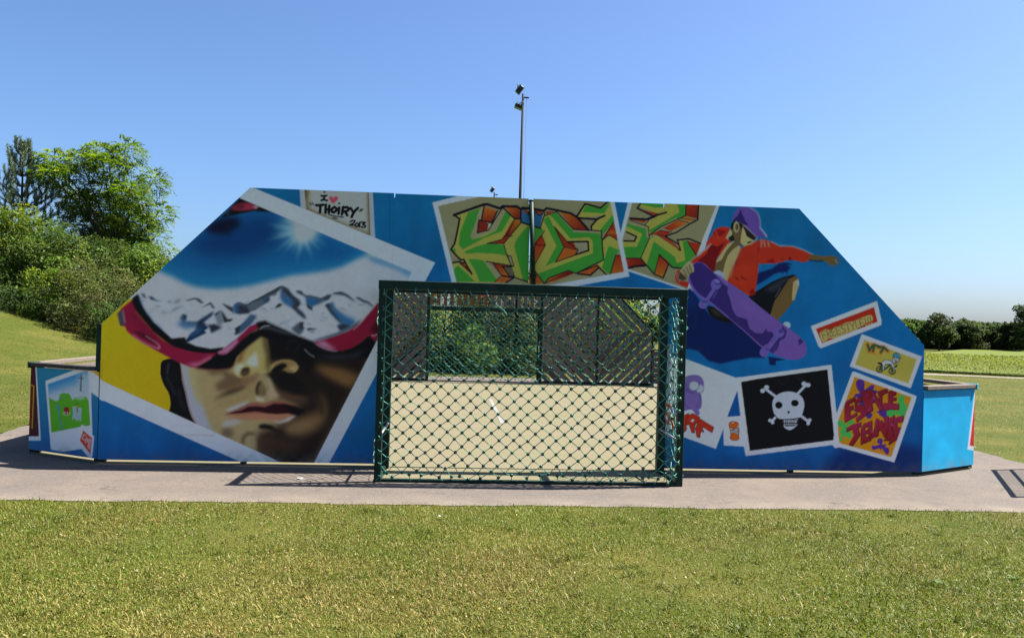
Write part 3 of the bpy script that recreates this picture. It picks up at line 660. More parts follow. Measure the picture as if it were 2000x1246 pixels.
def paint_kidz():
    T = (140, 130, 98); O = (164, 154, 68); Gn = (62, 138, 48); K = (22, 10, 22); BR = (150, 50, 18); OR = (182, 98, 28); BE = (150, 138, 106)
    # second picture (under the first)
    crop(0, 0, 1)
    poly([(1228.4, 385), (1192, 548), (1222, 530), (1334.6, 567.7), (1352, 575), (1382, 468), (1410, 385)], WHT)
    fr2 = [(1237.5, 385), (1204, 520), (1226.5, 527), (1318.7, 559), (1342, 567), (1372, 468), (1405, 385)]
    poly(fr2, T); set_clip(fr2)
    crop(1180, 390, .14449)
    poly([(500, 20), (1095, 20), (1090, 235), (750, 385), (610, 490), (560, 345), (740, 225), (475, 110)], O)
    poly([(500, 20), (830, 20), (800, 118), (690, 130), (500, 85)], Gn)
    poly([(960, 20), (1095, 20), (1090, 232), (760, 390), (618, 475), (610, 430), (830, 300), (1010, 190)], Gn)
    poly([(1100, 20), (1262, 20), (1252, 282), (1090, 240)], (168, 48, 18), col2=(120, 34, 16), g=((1100, 60), (1250, 280)))
    poly([(1030, 270), (1090, 245), (1222, 290), (1130, 325)], (178, 108, 28))
    poly([(800, 405), (990, 295), (1115, 342), (900, 445)], (184, 100, 26), col2=(156, 44, 16), g=((1080, 320), (860, 430)))
    poly([(615, 495), (755, 430), (905, 460), (820, 512), (700, 490)], (160, 46, 18))
    poly([(480, 150), (760, 212), (690, 238)], (156, 56, 22)); poly([(720, 500), (840, 518), (1032, 692), (1000, 690)], (160, 58, 20))
    poly([(345, 285), (555, 300), (545, 335)], (150, 54, 22))
    poly([(750, 385), (970, 258), (995, 290), (780, 400)], BE)
    poly([(330, 345), (560, 392), (602, 540), (500, 798), (230, 805), (230, 345)], Gn)
    poly([(230, 370), (330, 388), (515, 480), (440, 655), (230, 655), (230, 370)], O)
    poly([(230, 430), (300, 452), (435, 515), (408, 578), (230, 575)], BE)
    stroke([(300, 452), (435, 515), (408, 575), (270, 572)], 3.2, K)
    poly([(330, 335), (590, 382), (600, 530), (570, 520), (565, 410), (340, 350)], BE)
    poly([(290, 805), (492, 805), (552, 892), (330, 925)], (168, 46, 18), col2=(120, 30, 14), g=((300, 900), (500, 850)))
    stroke([(330, 938), (420, 915), (560, 902)], 4.2, K)
    poly([(500, 805), (605, 560), (700, 500), (1015, 702), (1095, 842), (980, 872), (955, 790), (670, 580), (580, 892)], O)
    poly([(670, 580), (955, 790), (980, 872), (1090, 842), (1045, 590), (1110, 575), (1230, 772), (1060, 942), (920, 932), (745, 760), (680, 1012), (580, 892)], Gn)
    poly([(1030, 700), (1015, 560), (1060, 590), (1095, 842), (980, 872)], O)
    poly([(745, 762), (872, 850), (802, 1062), (690, 1022)], (164, 48, 18), col2=(180, 100, 28), g=((770, 800), (750, 1040)))
    poly([(1130, 578), (1300, 622), (1240, 775)], (162, 46, 18))
    for p, w in [([(440, 132), (660, 240), (830, 190)], 3.4), ([(345, 268), (560, 284), (690, 238)], 4.2), ([(1095, 60), (1090, 235), (750, 388), (612, 492)], 2), ([(1262, 90), (1254, 292), (1150, 345), (970, 460), (820, 512), (1000, 620)], 2.8),
                 ([(440, 132), (495, 50)], 3), ([(350, 292), (592, 382), (608, 540), (495, 806), (290, 803)], 1.6), ([(495, 808), (680, 1022), (800, 1072), (872, 880)], 2.6), ([(980, 562), (1140, 546), (1300, 612)], 3),
                 ([(745, 760), (920, 930), (1070, 945)], 2.8), ([(745, 760), (680, 1020)], 1.6), ([(985, 562), (1010, 640), (1032, 702), (995, 690)], 2.2), ([(1120, 580), (1240, 772)], 1.8), ([(700, 490), (840, 520)], 1.2), ([(1005, 295), (1130, 330)], 1.4), ([(1030, 270), (1220, 292)], 1), ([(750, 430), (905, 458)], 1.2), ([(550, 350), (620, 260)], 1.6)]:
        stroke(p, w, K)
    set_clip(None)
    # first picture
    crop(0, 0, 1)
    poly([(844.6, 396.7), (914.7, 379), (1150, 356), (1191, 356), (1230.4, 542.3), (1142, 558), (897, 601)], WHT)
    fr1 = [(856, 403.5), (949.8, 383), (955, 356), (1183, 356), (1219.7, 533), (1090, 556), (905, 595)]
    poly(fr1, T); set_clip(fr1)
    crop(840, 370, .15246)
    poly([(350, 345), (640, 245), (690, 230), (660, 390), (625, 400), (605, 565), (750, 530), (810, 430), (930, 245), (1080, 385), (990, 590), (920, 650), (735, 700), (950, 715), (985, 840), (1045, 980), (730, 930), (900, 1200), (350, 1200), (290, 960), (440, 950), (400, 905), (270, 780), (310, 730), (390, 380)], O)
    poly([(640, 248), (690, 230), (660, 390), (625, 400), (605, 565), (750, 530), (930, 250), (968, 300), (850, 530), (550, 650), (525, 610), (580, 420)], BE)
    poly([(490, 302), (640, 250), (590, 420), (525, 600), (545, 652), (700, 612), (850, 540), (968, 300), (1042, 345), (925, 550), (700, 632), (430, 778), (375, 720), (390, 560), (450, 400)], Gn)
    poly([(450, 805), (600, 740), (735, 705), (945, 720), (988, 858), (850, 835), (600, 822), (480, 835)], Gn)
    poly([(500, 900), (600, 902), (690, 915), (890, 1190), (650, 1190), (590, 1050)], Gn)
    poly([(700, 918), (740, 925), (920, 1120), (870, 1150)], BE)
    poly([(318, 1030), (370, 980), (480, 1080), (590, 1190), (340, 1190)], Gn); poly([(290, 775), (335, 765), (340, 805), (310, 800)], Gn)
    poly([(700, 228), (862, 285), (792, 435), (662, 395)], (186, 98, 30), col2=(140, 44, 16), g=((730, 240), (740, 420)))
    poly([(630, 405), (752, 445), (738, 532), (608, 562)], (128, 36, 16)); poly([(755, 448), (792, 455), (750, 520)], (176, 170, 160))
    poly([(965, 240), (1110, 242), (1165, 300), (1158, 378), (1090, 378)], (184, 90, 28), col2=(134, 38, 16), g=((1000, 250), (1130, 370)))
    poly([(1088, 390), (1168, 390), (1162, 445), (1050, 605), (955, 605), (1040, 440)], (176, 104, 26), col2=(136, 34, 14), g=((1130, 400), (1000, 600)))
    poly([(948, 608), (1052, 612), (960, 702), (795, 692), (920, 655)], (150, 44, 18))
    poly([(795, 938), (1065, 1000), (930, 1000), (1045, 1132), (930, 1112), (875, 1050)], (184, 92, 26), col2=(140, 36, 16), g=((960, 1100), (850, 960)))
    poly([(930, 1000), (1072, 1005), (1090, 1130), (1050, 1130)], (96, 88, 66)); stroke([(925, 995), (1075, 1000), (1090, 1130), (1030, 1120), (940, 1000)], 2.2, K)
    poly([(940, 1125), (1045, 1150), (1000, 1200), (840, 1195)], (178, 84, 26)); poly([(385, 948), (440, 950), (545, 1088)], (146, 46, 20))
    poly([(1165, 445), (1262, 480), (1330, 490), (1330, 1210), (1200, 1180), (1100, 1130), (1062, 1000), (1040, 870), (985, 840), (950, 715)], O)
    poly([(1262, 480), (1450, 505), (1450, 700), (1335, 1240), (1205, 1170), (1085, 740), (1110, 660), (1200, 540)], Gn)
    poly([(1010, 865), (1045, 870), (1080, 985), (1050, 985)], BE); stroke([(1000, 850), (1045, 865), (1082, 990), (1045, 985), (1000, 850)], 1.6, K)
    poly([(1170, 285), (1450, 295), (1412, 495), (1170, 430)], (50, 104, 152), col2=(34, 86, 132), g=((1180, 300), (1400, 460)))
    for p, w in [([(305, 335), (500, 265), (690, 200), (740, 200), (890, 252), (930, 225), (1110, 228), (1160, 262), (1270, 250), (1450, 285)], 5), ([(305, 335), (380, 380), (350, 560), (320, 700), (275, 775), (395, 905), (440, 905), (490, 1000), (545, 1088)], 3.6),
                 ([(275, 950), (380, 930), (440, 950)], 3), ([(390, 950), (545, 1088)], 1.8), ([(690, 225), (660, 395)], 2.6), ([(625, 400), (805, 435)], 2.8), ([(625, 400), (608, 565), (750, 530), (810, 430), (930, 240)], 2), ([(860, 285), (792, 440)], 2.6),
                 ([(930, 240), (1085, 385), (1165, 385)], 3), ([(1085, 385), (990, 590), (920, 652), (735, 700), (950, 700), (1165, 440)], 1.8), ([(1160, 262), (1165, 430), (1420, 510)], 3), ([(955, 603), (1062, 608)], 1.4), ([(950, 715), (990, 850), (1050, 985)], 1.8), ([(730, 930), (1065, 990)], 2.2),
                 ([(1080, 1130), (1330, 1215)], 2.4), ([(800, 940), (930, 1110), (840, 1190)], 1.6), ([(930, 1110), (1080, 1140), (990, 1200)], 3)]:
        stroke(p, w, K)
    crop(1020, 370, .15246)
    poly([(250, 590), (302, 720), (165, 975), (140, 950), (140, 720)], (160, 42, 18), col2=(176, 88, 24), g=((230, 620), (180, 950)))
    poly([(130, 970), (165, 1050), (300, 1215), (100, 1215)], (164, 84, 26))
    poly([(290, 350), (430, 305), (660, 530), (1010, 545), (1030, 620), (1045, 915), (970, 960), (690, 1085), (600, 1045), (350, 1140), (300, 1212), (165, 1045), (165, 970), (305, 720), (250, 580), (290, 540), (235, 495)], O)
    poly([(275, 405), (340, 355), (440, 560), (540, 745), (430, 940), (308, 998), (445, 735), (400, 650)], Gn)
    poly([(355, 340), (430, 308), (655, 540), (1000, 575), (1035, 700), (1045, 915), (690, 1085), (600, 1048), (350, 1140), (295, 1212), (215, 1090), (560, 960), (915, 830), (905, 670), (860, 630), (620, 642), (500, 500)], Gn)
    poly([(650, 535), (1010, 548), (1030, 620), (990, 575), (660, 560)], BE); poly([(430, 305), (470, 315), (640, 500), (660, 535), (610, 500)], BE)
    poly([(410, 488), (580, 682), (660, 690), (718, 782), (690, 848), (435, 940), (540, 748)], (148, 44, 18)); poly([(540, 755), (700, 785), (690, 848), (435, 940)], (180, 88, 26))
    poly([(670, 698), (832, 688), (832, 800), (712, 822)], (148, 138, 112))
    poly([(485, 312), (625, 315), (850, 530), (660, 522)], (178, 92, 28), col2=(138, 36, 16), g=((520, 330), (760, 510)))
    poly([(300, 290), (420, 295), (310, 340)], (150, 54, 22)); poly([(150, 275), (270, 300), (215, 345)], (150, 60, 24)); poly([(5, 270), (80, 290), (60, 335)], (150, 60, 24))
    poly([(800, 210), (1000, 262), (1115, 180), (1190, 420), (1030, 592), (1015, 540), (890, 530), (880, 482), (1050, 350), (720, 375)], O)
    poly([(810, 222), (1010, 264), (1125, 185), (1050, 325), (770, 305)], Gn); poly([(1160, 335), (1185, 420), (1035, 590), (1000, 532), (1100, 410)], Gn)
    poly([(745, 400), (938, 408), (862, 512), (825, 510)], (128, 120, 92))
    poly([(1030, 645), (1165, 430), (1215, 600), (1222, 662), (1110, 600)], (156, 44, 18)); poly([(1100, 540), (1200, 540), (1210, 595), (1060, 590)], (172, 82, 26))
    poly([(1035, 668), (1110, 600), (1235, 670), (1260, 795), (1200, 852), (1130, 1115), (965, 985), (1042, 920)], O)
    poly([(1110, 740), (1258, 795), (1195, 852), (1135, 1118), (1028, 1020), (1080, 830)], Gn)
    poly([(1200, 855), (1265, 862), (1310, 1085), (1140, 1112)], (160, 46, 18), col2=(174, 92, 26), g=((1230, 870), (1200, 1100)))
    poly([(345, 1140), (600, 1060), (690, 1082), (440, 1185), (300, 1212)], (128, 30, 16), col2=(176, 84, 24), g=((600, 1070), (400, 1190))); poly([(720, 1085), (970, 968), (985, 1012), (880, 1105)], (172, 80, 24))
    poly([(520, 1170), (880, 1110), (985, 1030), (1080, 1110), (480, 1220)], (150, 138, 104))
    for p, w in [([(0, 245), (150, 262), (275, 285), (310, 252), (440, 278), (620, 318), (700, 368), (850, 532)], 4.4), ([(690, 368), (800, 198), (1000, 250), (1110, 155)], 3.6), ([(710, 378), (950, 396), (1050, 350)], 4), ([(950, 400), (880, 488), (890, 535)], 3.4), ([(440, 300), (660, 525), (1012, 545), (1045, 915), (690, 1088)], 2.2),
                 ([(585, 682), (845, 680), (850, 795), (690, 845)], 3.4), ([(410, 488), (580, 682), (720, 785), (690, 850), (435, 940), (540, 748), (410, 488)], 1.8), ([(540, 748), (710, 785)], 1.2), ([(1030, 660), (1170, 430)], 1.8), ([(1030, 660), (1110, 598), (1225, 665)], 1.6), ([(965, 985), (1090, 1110)], 3), ([(1260, 862), (1200, 852), (1130, 1115)], 2),
                 ([(720, 1090), (880, 1110), (985, 1015)], 3.2), ([(965, 985), (690, 1085), (600, 1048), (350, 1142), (295, 1215), (165, 1045)], 2), ([(300, 1212), (440, 1150), (620, 1070)], 1.4), ([(290, 350), (430, 300)], 1.6), ([(290, 540), (165, 720), (302, 722), (165, 975)], 1.6), ([(235, 495), (290, 320)], 2), ([(250, 590), (302, 722)], 1.4), ([(150, 270), (215, 345), (285, 310)], 2)]:
        stroke(p, w, K)
    set_clip(None)

def paint_skater():
    NV = (11, 27, 84)
    crop(1310, 400, .25679)
    poly([(60, 1120), (60, 720), (150, 645), (240, 760), (300, 850), (480, 900), (700, 1080), (720, 1170), (610, 1170), (500, 1190), (380, 1215), (290, 1190), (250, 1150), (210, 1115), (140, 1100)], NV, blur=.8)
    poly([(80, 780), (85, 690), (160, 655), (230, 760), (180, 820)], (12, 48, 112), blur=7, alpha=.6)
    poly([(745, 1160), (880, 1185), (800, 1195), (800, 1228), (755, 1225)], NV)
    poly([(648, 625), (660, 530), (760, 500), (820, 458), (850, 452), (890, 455), (918, 470), (872, 470), (908, 490), (886, 505), (878, 538), (868, 520), (850, 525), (846, 540), (836, 522), (780, 540), (720, 580)], NV, blur=.4)
    poly([(590, 705), (760, 600), (850, 560), (930, 543), (955, 560), (900, 600), (830, 680), (790, 760), (770, 850), (740, 840), (600, 720)], (13, 13, 18))
    poly([(700, 660), (790, 600), (860, 565), (920, 548), (860, 610), (780, 680)], (44, 46, 58), blur=3)
    stroke([(830, 640), (810, 680), (790, 710)], 2, (96, 98, 110), blur=.8)
    poly([(890, 580), (940, 552), (968, 580), (970, 620), (935, 735), (870, 820), (800, 900), (755, 850), (785, 745), (830, 680)], (106, 80, 46))
    poly([(918, 700), (925, 600), (962, 575), (970, 615), (935, 738), (918, 735)], (176, 152, 104)); poly([(945, 600), (968, 585), (970, 625), (955, 620)], (166, 168, 184))
    poly([(270, 775), (300, 850), (380, 895), (490, 908), (440, 865), (330, 785)], (14, 13, 18)); poly([(290, 790), (340, 800), (420, 870), (340, 850)], (50, 42, 36), blur=2)
    ell(880, 925, 30, 26, (150, 172, 192))
    # jacket back and hood
    poly([(268, 300), (318, 230), (330, 200), (380, 178), (445, 186), (420, 265), (445, 290), (350, 420), (335, 530), (250, 470), (150, 452), (200, 400), (270, 355)], (186, 42, 22))
    poly([(300, 312), (350, 330), (410, 295), (345, 420), (335, 528), (250, 462), (200, 440), (270, 385)], (116, 12, 14)); poly([(320, 230), (350, 200), (420, 210), (380, 250), (340, 250)], (140, 16, 16), blur=1)
    stroke([(340, 215), (350, 255), (370, 285)], 3, (214, 62, 30), blur=.8); stroke([(385, 270), (420, 275), (445, 292)], 4, (206, 54, 28), blur=.8)
    poly([(215, 385), (300, 310), (280, 350), (225, 400)], (200, 62, 40)); stroke([(300, 310), (240, 365), (200, 400)], 3, (170, 166, 180), blur=.6)
    poly([(32, 560), (48, 512), (72, 500), (62, 565), (100, 590), (142, 600), (132, 638), (80, 622), (45, 600)], (176, 38, 22)); stroke([(50, 520), (46, 560), (70, 595)], 1.6, (176, 160, 168), blur=.5)
    # chest
    poly([(430, 310), (480, 285), (528, 335), (480, 460), (432, 600), (335, 520), (345, 440), (390, 365)], (176, 156, 108))
    poly([(480, 288), (525, 312), (470, 350), (430, 400), (410, 460), (395, 525), (330, 518), (345, 450), (385, 430), (420, 360)], (104, 84, 52))
    poly([(325, 520), (365, 508), (400, 528), (412, 580), (330, 540)], (156, 158, 188))
    # jacket front
    jk = [(525, 345), (560, 330), (640, 290), (690, 272), (750, 290), (830, 330), (920, 330), (1000, 360), (1062, 392), (1042, 432), (1010, 452), (900, 430), (790, 460), (665, 460), (660, 530), (640, 690), (595, 705), (430, 592), (480, 460)]
    poly(jk, (180, 44, 20))
    poly([(640, 470), (600, 560), (560, 640), (500, 600), (440, 590), (480, 470)], (188, 50, 22), blur=4)
    for pts in [[(655, 340), (672, 330), (660, 385)], [(480, 548), (520, 580), (500, 585)], [(525, 538), (545, 560), (590, 585), (540, 575)], [(720, 445), (770, 420), (790, 455)], [(830, 430), (840, 415), (850, 438)], [(880, 432), (900, 405), (920, 435)], [(600, 670), (625, 640), (640, 690), (600, 702)], [(490, 440), (520, 410), (470, 520)]]:
        poly(pts, (132, 16, 14), blur=.8)
    for p in [[(680, 275), (684, 310), (678, 332)], [(700, 280), (710, 330)], [(730, 290), (740, 330)], [(830, 322), (920, 328), (1000, 356), (1075, 392)], [(750, 290), (830, 328)]]:
        stroke(p, 2, (170, 162, 176), blur=.5)
    stroke([(528, 345), (482, 462), (450, 560)], 2, (166, 160, 150), blur=.8, alpha=.7)
    # head
    poly([(448, 190), (470, 130), (560, 160), (655, 262), (600, 312), (550, 338), (510, 302), (475, 285), (440, 265)], (104, 82, 54))
    poly([(540, 185), (560, 215), (600, 262), (640, 272), (600, 312), (552, 330), (525, 300), (528, 255)], (180, 162, 112))
    poly([(412, 262), (450, 195), (462, 225), (450, 270), (428, 275)], (176, 160, 118)); poly([(432, 262), (470, 240), (482, 285), (450, 290)], (26, 24, 26))
    poly([(450, 195), (455, 155), (475, 130), (540, 165), (530, 200), (515, 165), (495, 145), (475, 150), (466, 205)], (20, 17, 20))
    ell(493, 182, 22, 42, (164, 150, 112)); ell(497, 182, 12, 26, (100, 72, 52))
    poly([(548, 175), (600, 218), (648, 262), (628, 285), (600, 270), (570, 250)], (34, 28, 30)); poly([(570, 298), (600, 290), (618, 292), (585, 308)], (34, 22, 20))
    stroke([(648, 265), (630, 290), (600, 312)], 1.6, (190, 180, 170), blur=.5)
    poly([(462, 118), (480, 70), (510, 35), (560, 28), (620, 48), (660, 90), (672, 140), (672, 190), (722, 256), (712, 264), (690, 258), (640, 258), (600, 215), (550, 165), (500, 140), (465, 135)], (100, 70, 156))
    poly([(462, 132), (500, 100), (528, 45), (535, 85), (552, 115), (560, 140), (590, 168), (552, 165), (500, 140)], (46, 32, 100))
    stroke([(590, 36), (640, 62), (668, 120), (672, 190)], 1.6, (176, 166, 196), blur=.6, smooth=4); stroke([(672, 190), (700, 220), (722, 256)], 2.6, (182, 176, 192), blur=.6); stroke([(548, 166), (600, 216), (645, 260)], 1.4, (180, 172, 186), blur=.5)
    # right forearm and hand
    poly([(1052, 390), (1150, 405), (1210, 400), (1252, 412), (1275, 440), (1282, 462), (1270, 458), (1245, 428), (1238, 440), (1260, 470), (1252, 476), (1230, 470), (1226, 490), (1215, 472), (1192, 480), (1196, 465), (1150, 436), (1040, 434)], (106, 82, 48))
    stroke([(1045, 432), (1100, 440), (1150, 438)], 2, (30, 24, 24), blur=.5); stroke([(1240, 425), (1240, 440), (1255, 455)], 1.2, (180, 176, 180), blur=.4)
    # board
    bd = [(150, 490), (170, 460), (200, 447), (232, 447), (270, 470), (330, 530), (430, 592), (560, 690), (760, 850), (900, 950), (1000, 1032), (1028, 1085), (1024, 1145), (975, 1180), (890, 1182), (780, 1142), (690, 1090), (560, 970), (440, 870), (310, 765), (220, 712), (160, 640), (135, 570)]
    poly(bd, (110, 78, 160), smooth=3)
    poly([(160, 480), (190, 452), (232, 450), (330, 530), (395, 590), (435, 625), (432, 680), (450, 720), (470, 800), (500, 855), (580, 880), (600, 950), (650, 985), (700, 985), (725, 948), (740, 975), (770, 975), (785, 1000), (745, 1060), (700, 1085), (560, 960), (440, 862), (310, 752), (270, 722), (215, 690), (165, 620), (145, 560)], (52, 36, 106))
    poly([(330, 530), (380, 555), (430, 600), (440, 640), (400, 610)], (118, 88, 172), blur=1)
    stroke([(140, 590), (175, 650), (225, 705), (310, 758), (440, 866)], 2.4, (116, 90, 172), blur=.6)
    poly([(850, 930), (882, 965), (870, 1020), (830, 1045), (815, 1100), (780, 1140), (750, 1120), (770, 1045), (810, 1000)], (60, 42, 116)); poly([(965, 1035), (985, 1025), (1010, 1050), (985, 1070), (975, 1080)], (58, 42, 112))
    poly([(490, 700), (620, 800), (760, 900), (600, 830)], (124, 94, 172), blur=5, alpha=.6)
    LV = (104, 86, 168)
    stroke([(325, 655), (268, 745)], 7, LV); stroke([(350, 670), (322, 715)], 3, (78, 64, 140)); ell(345, 615, 40, 42, LV, rot=.3); ell(358, 598, 30, 22, (70, 54, 132), rot=.4); ell(352, 592, 22, 14, (120, 104, 182), rot=.4); ell(250, 765, 36, 34, LV); ell(262, 745, 28, 12, (84, 66, 146))
    stroke([(808, 1015), (745, 1100)], 5, LV); ell(822, 980, 40, 38, LV); ell(838, 968, 22, 18, (78, 60, 140)); ell(712, 1130, 34, 34, LV); ell(735, 1105, 18, 14, (84, 66, 146)); poly([(700, 1150), (750, 1110), (725, 1170)], LV)
    # gripping hand
    poly([(55, 572), (72, 512), (110, 465), (140, 440), (170, 470), (178, 520), (150, 530), (130, 575), (95, 592)], (168, 150, 112), smooth=2)
    poly([(55, 572), (70, 515), (100, 545), (130, 572), (95, 590)], (72, 56, 42), blur=1)
    for p in [[(95, 500), (125, 555)], [(118, 480), (145, 545)], [(140, 465), (160, 525)]]: stroke(p, 2, (84, 66, 46), blur=.5)

def paint_cards():
    K = (20, 12, 14)
    # FREESTYLE
    crop(1570, 580, .14449)
    poly([(85, 412), (968, 75), (1032, 350), (1025, 400), (225, 708), (190, 680)], WHT); poly([(155, 448), (928, 158), (975, 355), (240, 640)], (168, 40, 20))
    Y = (176, 156, 96)
    poly([(205, 520), (240, 470), (300, 450), (370, 460), (400, 425), (480, 405), (560, 362), (640, 350), (720, 320), (800, 285), (890, 262), (915, 330), (860, 360), (800, 390), (700, 460), (600, 495), (500, 535), (400, 580), (340, 570), (250, 630)], Y, smooth=3)
    OL = (92, 66, 34)
    L = lambda p: stroke(p, 1.1, OL, smooth=3)
    ang = math.atan2(-200, 680)
    def ltr(x, y, segs, w=62, h=105):
        for s in segs: L([(x+(u*w)*math.cos(ang)-(v*h)*math.sin(ang)*-0.0+v*h*.25, y+u*w*math.sin(ang)+v*h) for u, v in s])
    Fq = [[(.9, .05), (.1, .05), (.1, 1)], [(.1, .5), (.7, .5)]]; Rq = [[(.1, 1), (.1, .05), (.8, .1), (.8, .4), (.2, .5), (.9, 1)]]; Eq = [[(.9, .05), (.1, .05), (.1, .95), (.9, .95)], [(.1, .5), (.7, .5)]]
    Sq = [[(.9, .1), (.3, .05), (.1, .3), (.8, .6), (.8, .9), (.1, .95)]]; Tq = [[(0, .05), (1, .05)], [(.5, .05), (.5, 1)]]; Yq = [[(0, .05), (.5, .5), (1, .05)], [(.5, .5), (.4, 1)]]; Lq = [[(.2, 0), (.2, .95), (.9, .95)]]; Xq = [[(.4, .05), (.4, .7)], [(.4, .85), (.4, .95)]]
    for i, q in enumerate([Fq, Rq, Eq, Eq, Sq, Tq, Yq, Lq, Eq, Xq, Xq, Xq]):
        u = i/9 if i < 9 else 1+(i-9)*.06
        ltr(225+u*565, 480-u*178, q, w=58 if i < 9 else 30)
    poly([(800, 380), (915, 345), (905, 370), (810, 395)], (168, 40, 20))
    for x in (826, 862, 898): ell(x, 395-(x-826)*.32, 13, 10, Y)
    # VTT
    poly([(768, 518), (1575, 822), (1425, 1245), (610, 952)], WHT); poly([(800, 596), (1500, 855), (1395, 1180), (682, 925)], (172, 156, 70))
    for p in [[(840, 655), (868, 740), (910, 670)], [(925, 665), (915, 750)], [(925, 658), (1010, 690)], [(1050, 715), (1020, 765)], [(985, 690), (1060, 690), (1115, 745)]]:
        stroke(p, 6.4, (196, 86, 24), blur=.8)
    for p in [[(845, 658), (866, 735), (908, 675)], [(930, 672), (918, 745)], [(930, 660), (1005, 688)], [(1050, 715), (1022, 760)], [(990, 690), (1060, 692), (1108, 740)]]:
        stroke(p, 4, (24, 84, 56))
    stroke([(818, 760), (900, 768), (1020, 795), (1025, 822), (990, 830)], .9, (196, 110, 30), smooth=4); stroke([(840, 785), (930, 790), (980, 805)], .8, (196, 110, 30), smooth=4)
    for cx, cy in [(1012, 992), (1178, 1015)]:
        ell(cx, cy, 50, 48, K); ell(cx, cy, 38, 36, (172, 160, 90))
        for a in range(6): stroke([(cx-36*math.cos(a*.52), cy-36*math.sin(a*.52)), (cx+36*math.cos(a*.52), cy+36*math.sin(a*.52))], .5, K)
    for p in [[(1012, 992), (1040, 920), (1150, 925), (1178, 1015)], [(1040, 920), (1080, 985), (1150, 930)], [(1080, 985), (1012, 992)]]: stroke(p, 3, (24, 70, 52))
    stroke([(995, 905), (1050, 925)], 4, K)
    body = [(1030, 900), (1060, 868), (1110, 862), (1165, 880), (1195, 930), (1180, 940), (1150, 920), (1080, 925), (1065, 1000), (1048, 1005), (1050, 940)]
    poly(body, (178, 176, 186)); stroke(body, .8, K, closed=True)
    stroke([(1160, 890), (1185, 950), (1215, 980)], 3, (178, 176, 186)); poly([(1185, 820), (1260, 835), (1262, 880), (1220, 915), (1170, 890)], (178, 176, 186)); stroke([(1185, 825), (1175, 890), (1215, 915), (1262, 880), (1262, 840)], 1, K)
    poly([(1180, 815), (1195, 780), (1225, 765), (1265, 785), (1288, 845), (1240, 828)], (70, 158, 196)); stroke([(1180, 815), (1195, 780), (1225, 765), (1265, 785), (1288, 845), (1180, 815)], 1, K)
    for p in [[(1200, 785), (1235, 828)], [(1222, 770), (1262, 835)]]: stroke(p, .7, K)
    stroke([(1195, 825), (1220, 870), (1215, 910)], 1, K); ell(1238, 850, 5, 7, K); poly([(1215, 875), (1245, 880), (1225, 900)], K); stroke([(1205, 960), (1235, 940)], 3, K)
    # ESPACE JEUNES
    crop(1620, 720, .15254)
    poly([(285, 48), (330, 55), (1098, 360), (1085, 420), (825, 1198), (130, 1005), (75, 1018), (50, 985), (65, 880), (90, 580)], WHT)
    inn = [(312, 115), (1035, 375), (785, 1132), (150, 958), (125, 930), (105, 690), (200, 440)]
    poly(inn, (200, 124, 16)); set_clip(inn)
    PU = (76, 40, 130); GR = (66, 164, 80)
    for pts, c in [([(330, 200), (350, 155), (400, 145), (440, 180), (440, 280), (480, 250), (540, 215), (568, 235), (550, 280), (600, 290), (590, 330), (520, 330), (470, 380), (420, 460), (380, 430), (340, 370), (310, 360), (330, 330), (380, 320), (345, 260)], PU),
                   ([(455, 590), (520, 570), (545, 590), (520, 640), (480, 640)], PU), ([(600, 545), (720, 540), (760, 600), (700, 640), (650, 610)], PU), ([(300, 540), (330, 520), (400, 430), (430, 480), (380, 560)], PU),
                   ([(865, 380), (900, 340), (940, 360), (945, 450), (985, 520), (960, 560), (955, 620), (900, 610), (830, 600), (760, 620), (722, 590), (735, 545), (800, 530), (860, 540)], GR), ([(955, 460), (985, 455), (985, 475), (965, 480)], GR),
                   ([(105, 690), (130, 658), (180, 680), (200, 720), (260, 670), (310, 665), (300, 710), (230, 740), (260, 800), (285, 850), (260, 905), (220, 870), (180, 870), (160, 920), (128, 915), (150, 840), (125, 800), (160, 770), (110, 730)], GR), ([(195, 915), (215, 905), (215, 925)], GR),
                   ([(540, 985), (600, 985), (640, 960), (605, 950), (620, 900), (660, 895), (680, 920), (670, 970), (720, 965), (710, 1000), (755, 1020), (755, 1085), (720, 1095), (690, 1050), (660, 1020), (650, 1055), (635, 1020), (560, 1040), (540, 1010)], PU)]:
        poly(pts, c, smooth=3)
    for p in [(470, 220), (325, 288), (400, 190), (585, 258), (575, 565), (570, 955), (700, 945), (680, 1055)]: ell(p[0], p[1], 5, 8, (110, 60, 20))
    M1, M2 = (124, 22, 28), (150, 34, 74)
    def blk(shape, y0, y1, hole=None):
        stroke(shape, 2.6, (40, 6, 16), closed=True); poly(shape, M1, col2=M2, g=((400, y0), (400, y1)))
        stroke(shape, .5, (196, 110, 130), closed=True, alpha=.35)
    # E S P A C E
    blk([(195, 440), (320, 370), (325, 410), (240, 460), (245, 500), (295, 475), (298, 520), (255, 545), (262, 620), (345, 570), (345, 600), (200, 685)], 400, 660)
    blk([(320, 420), (430, 350), (430, 400), (345, 450), (350, 480), (440, 470), (470, 510), (470, 585), (350, 680), (340, 640), (400, 590), (400, 560), (330, 540)], 400, 660)
    blk([(405, 300), (540, 285), (545, 360), (500, 440), (480, 575), (440, 480)], 300, 560); poly([(465, 335), (490, 330), (490, 352), (465, 358)], (86, 50, 120))
    blk([(545, 300), (690, 510), (640, 545), (580, 430), (530, 445), (545, 540), (490, 568), (485, 500)], 300, 560); poly([(550, 385), (575, 400), (565, 415), (545, 412)], PU)
    blk([(610, 305), (725, 262), (725, 310), (660, 345), (660, 450), (750, 455), (745, 528), (690, 525), (640, 430)], 270, 530)
    blk([(740, 310), (780, 290), (835, 300), (830, 345), (790, 352), (790, 382), (835, 380), (838, 410), (790, 412), (790, 455), (872, 462), (868, 525), (740, 520)], 290, 520)
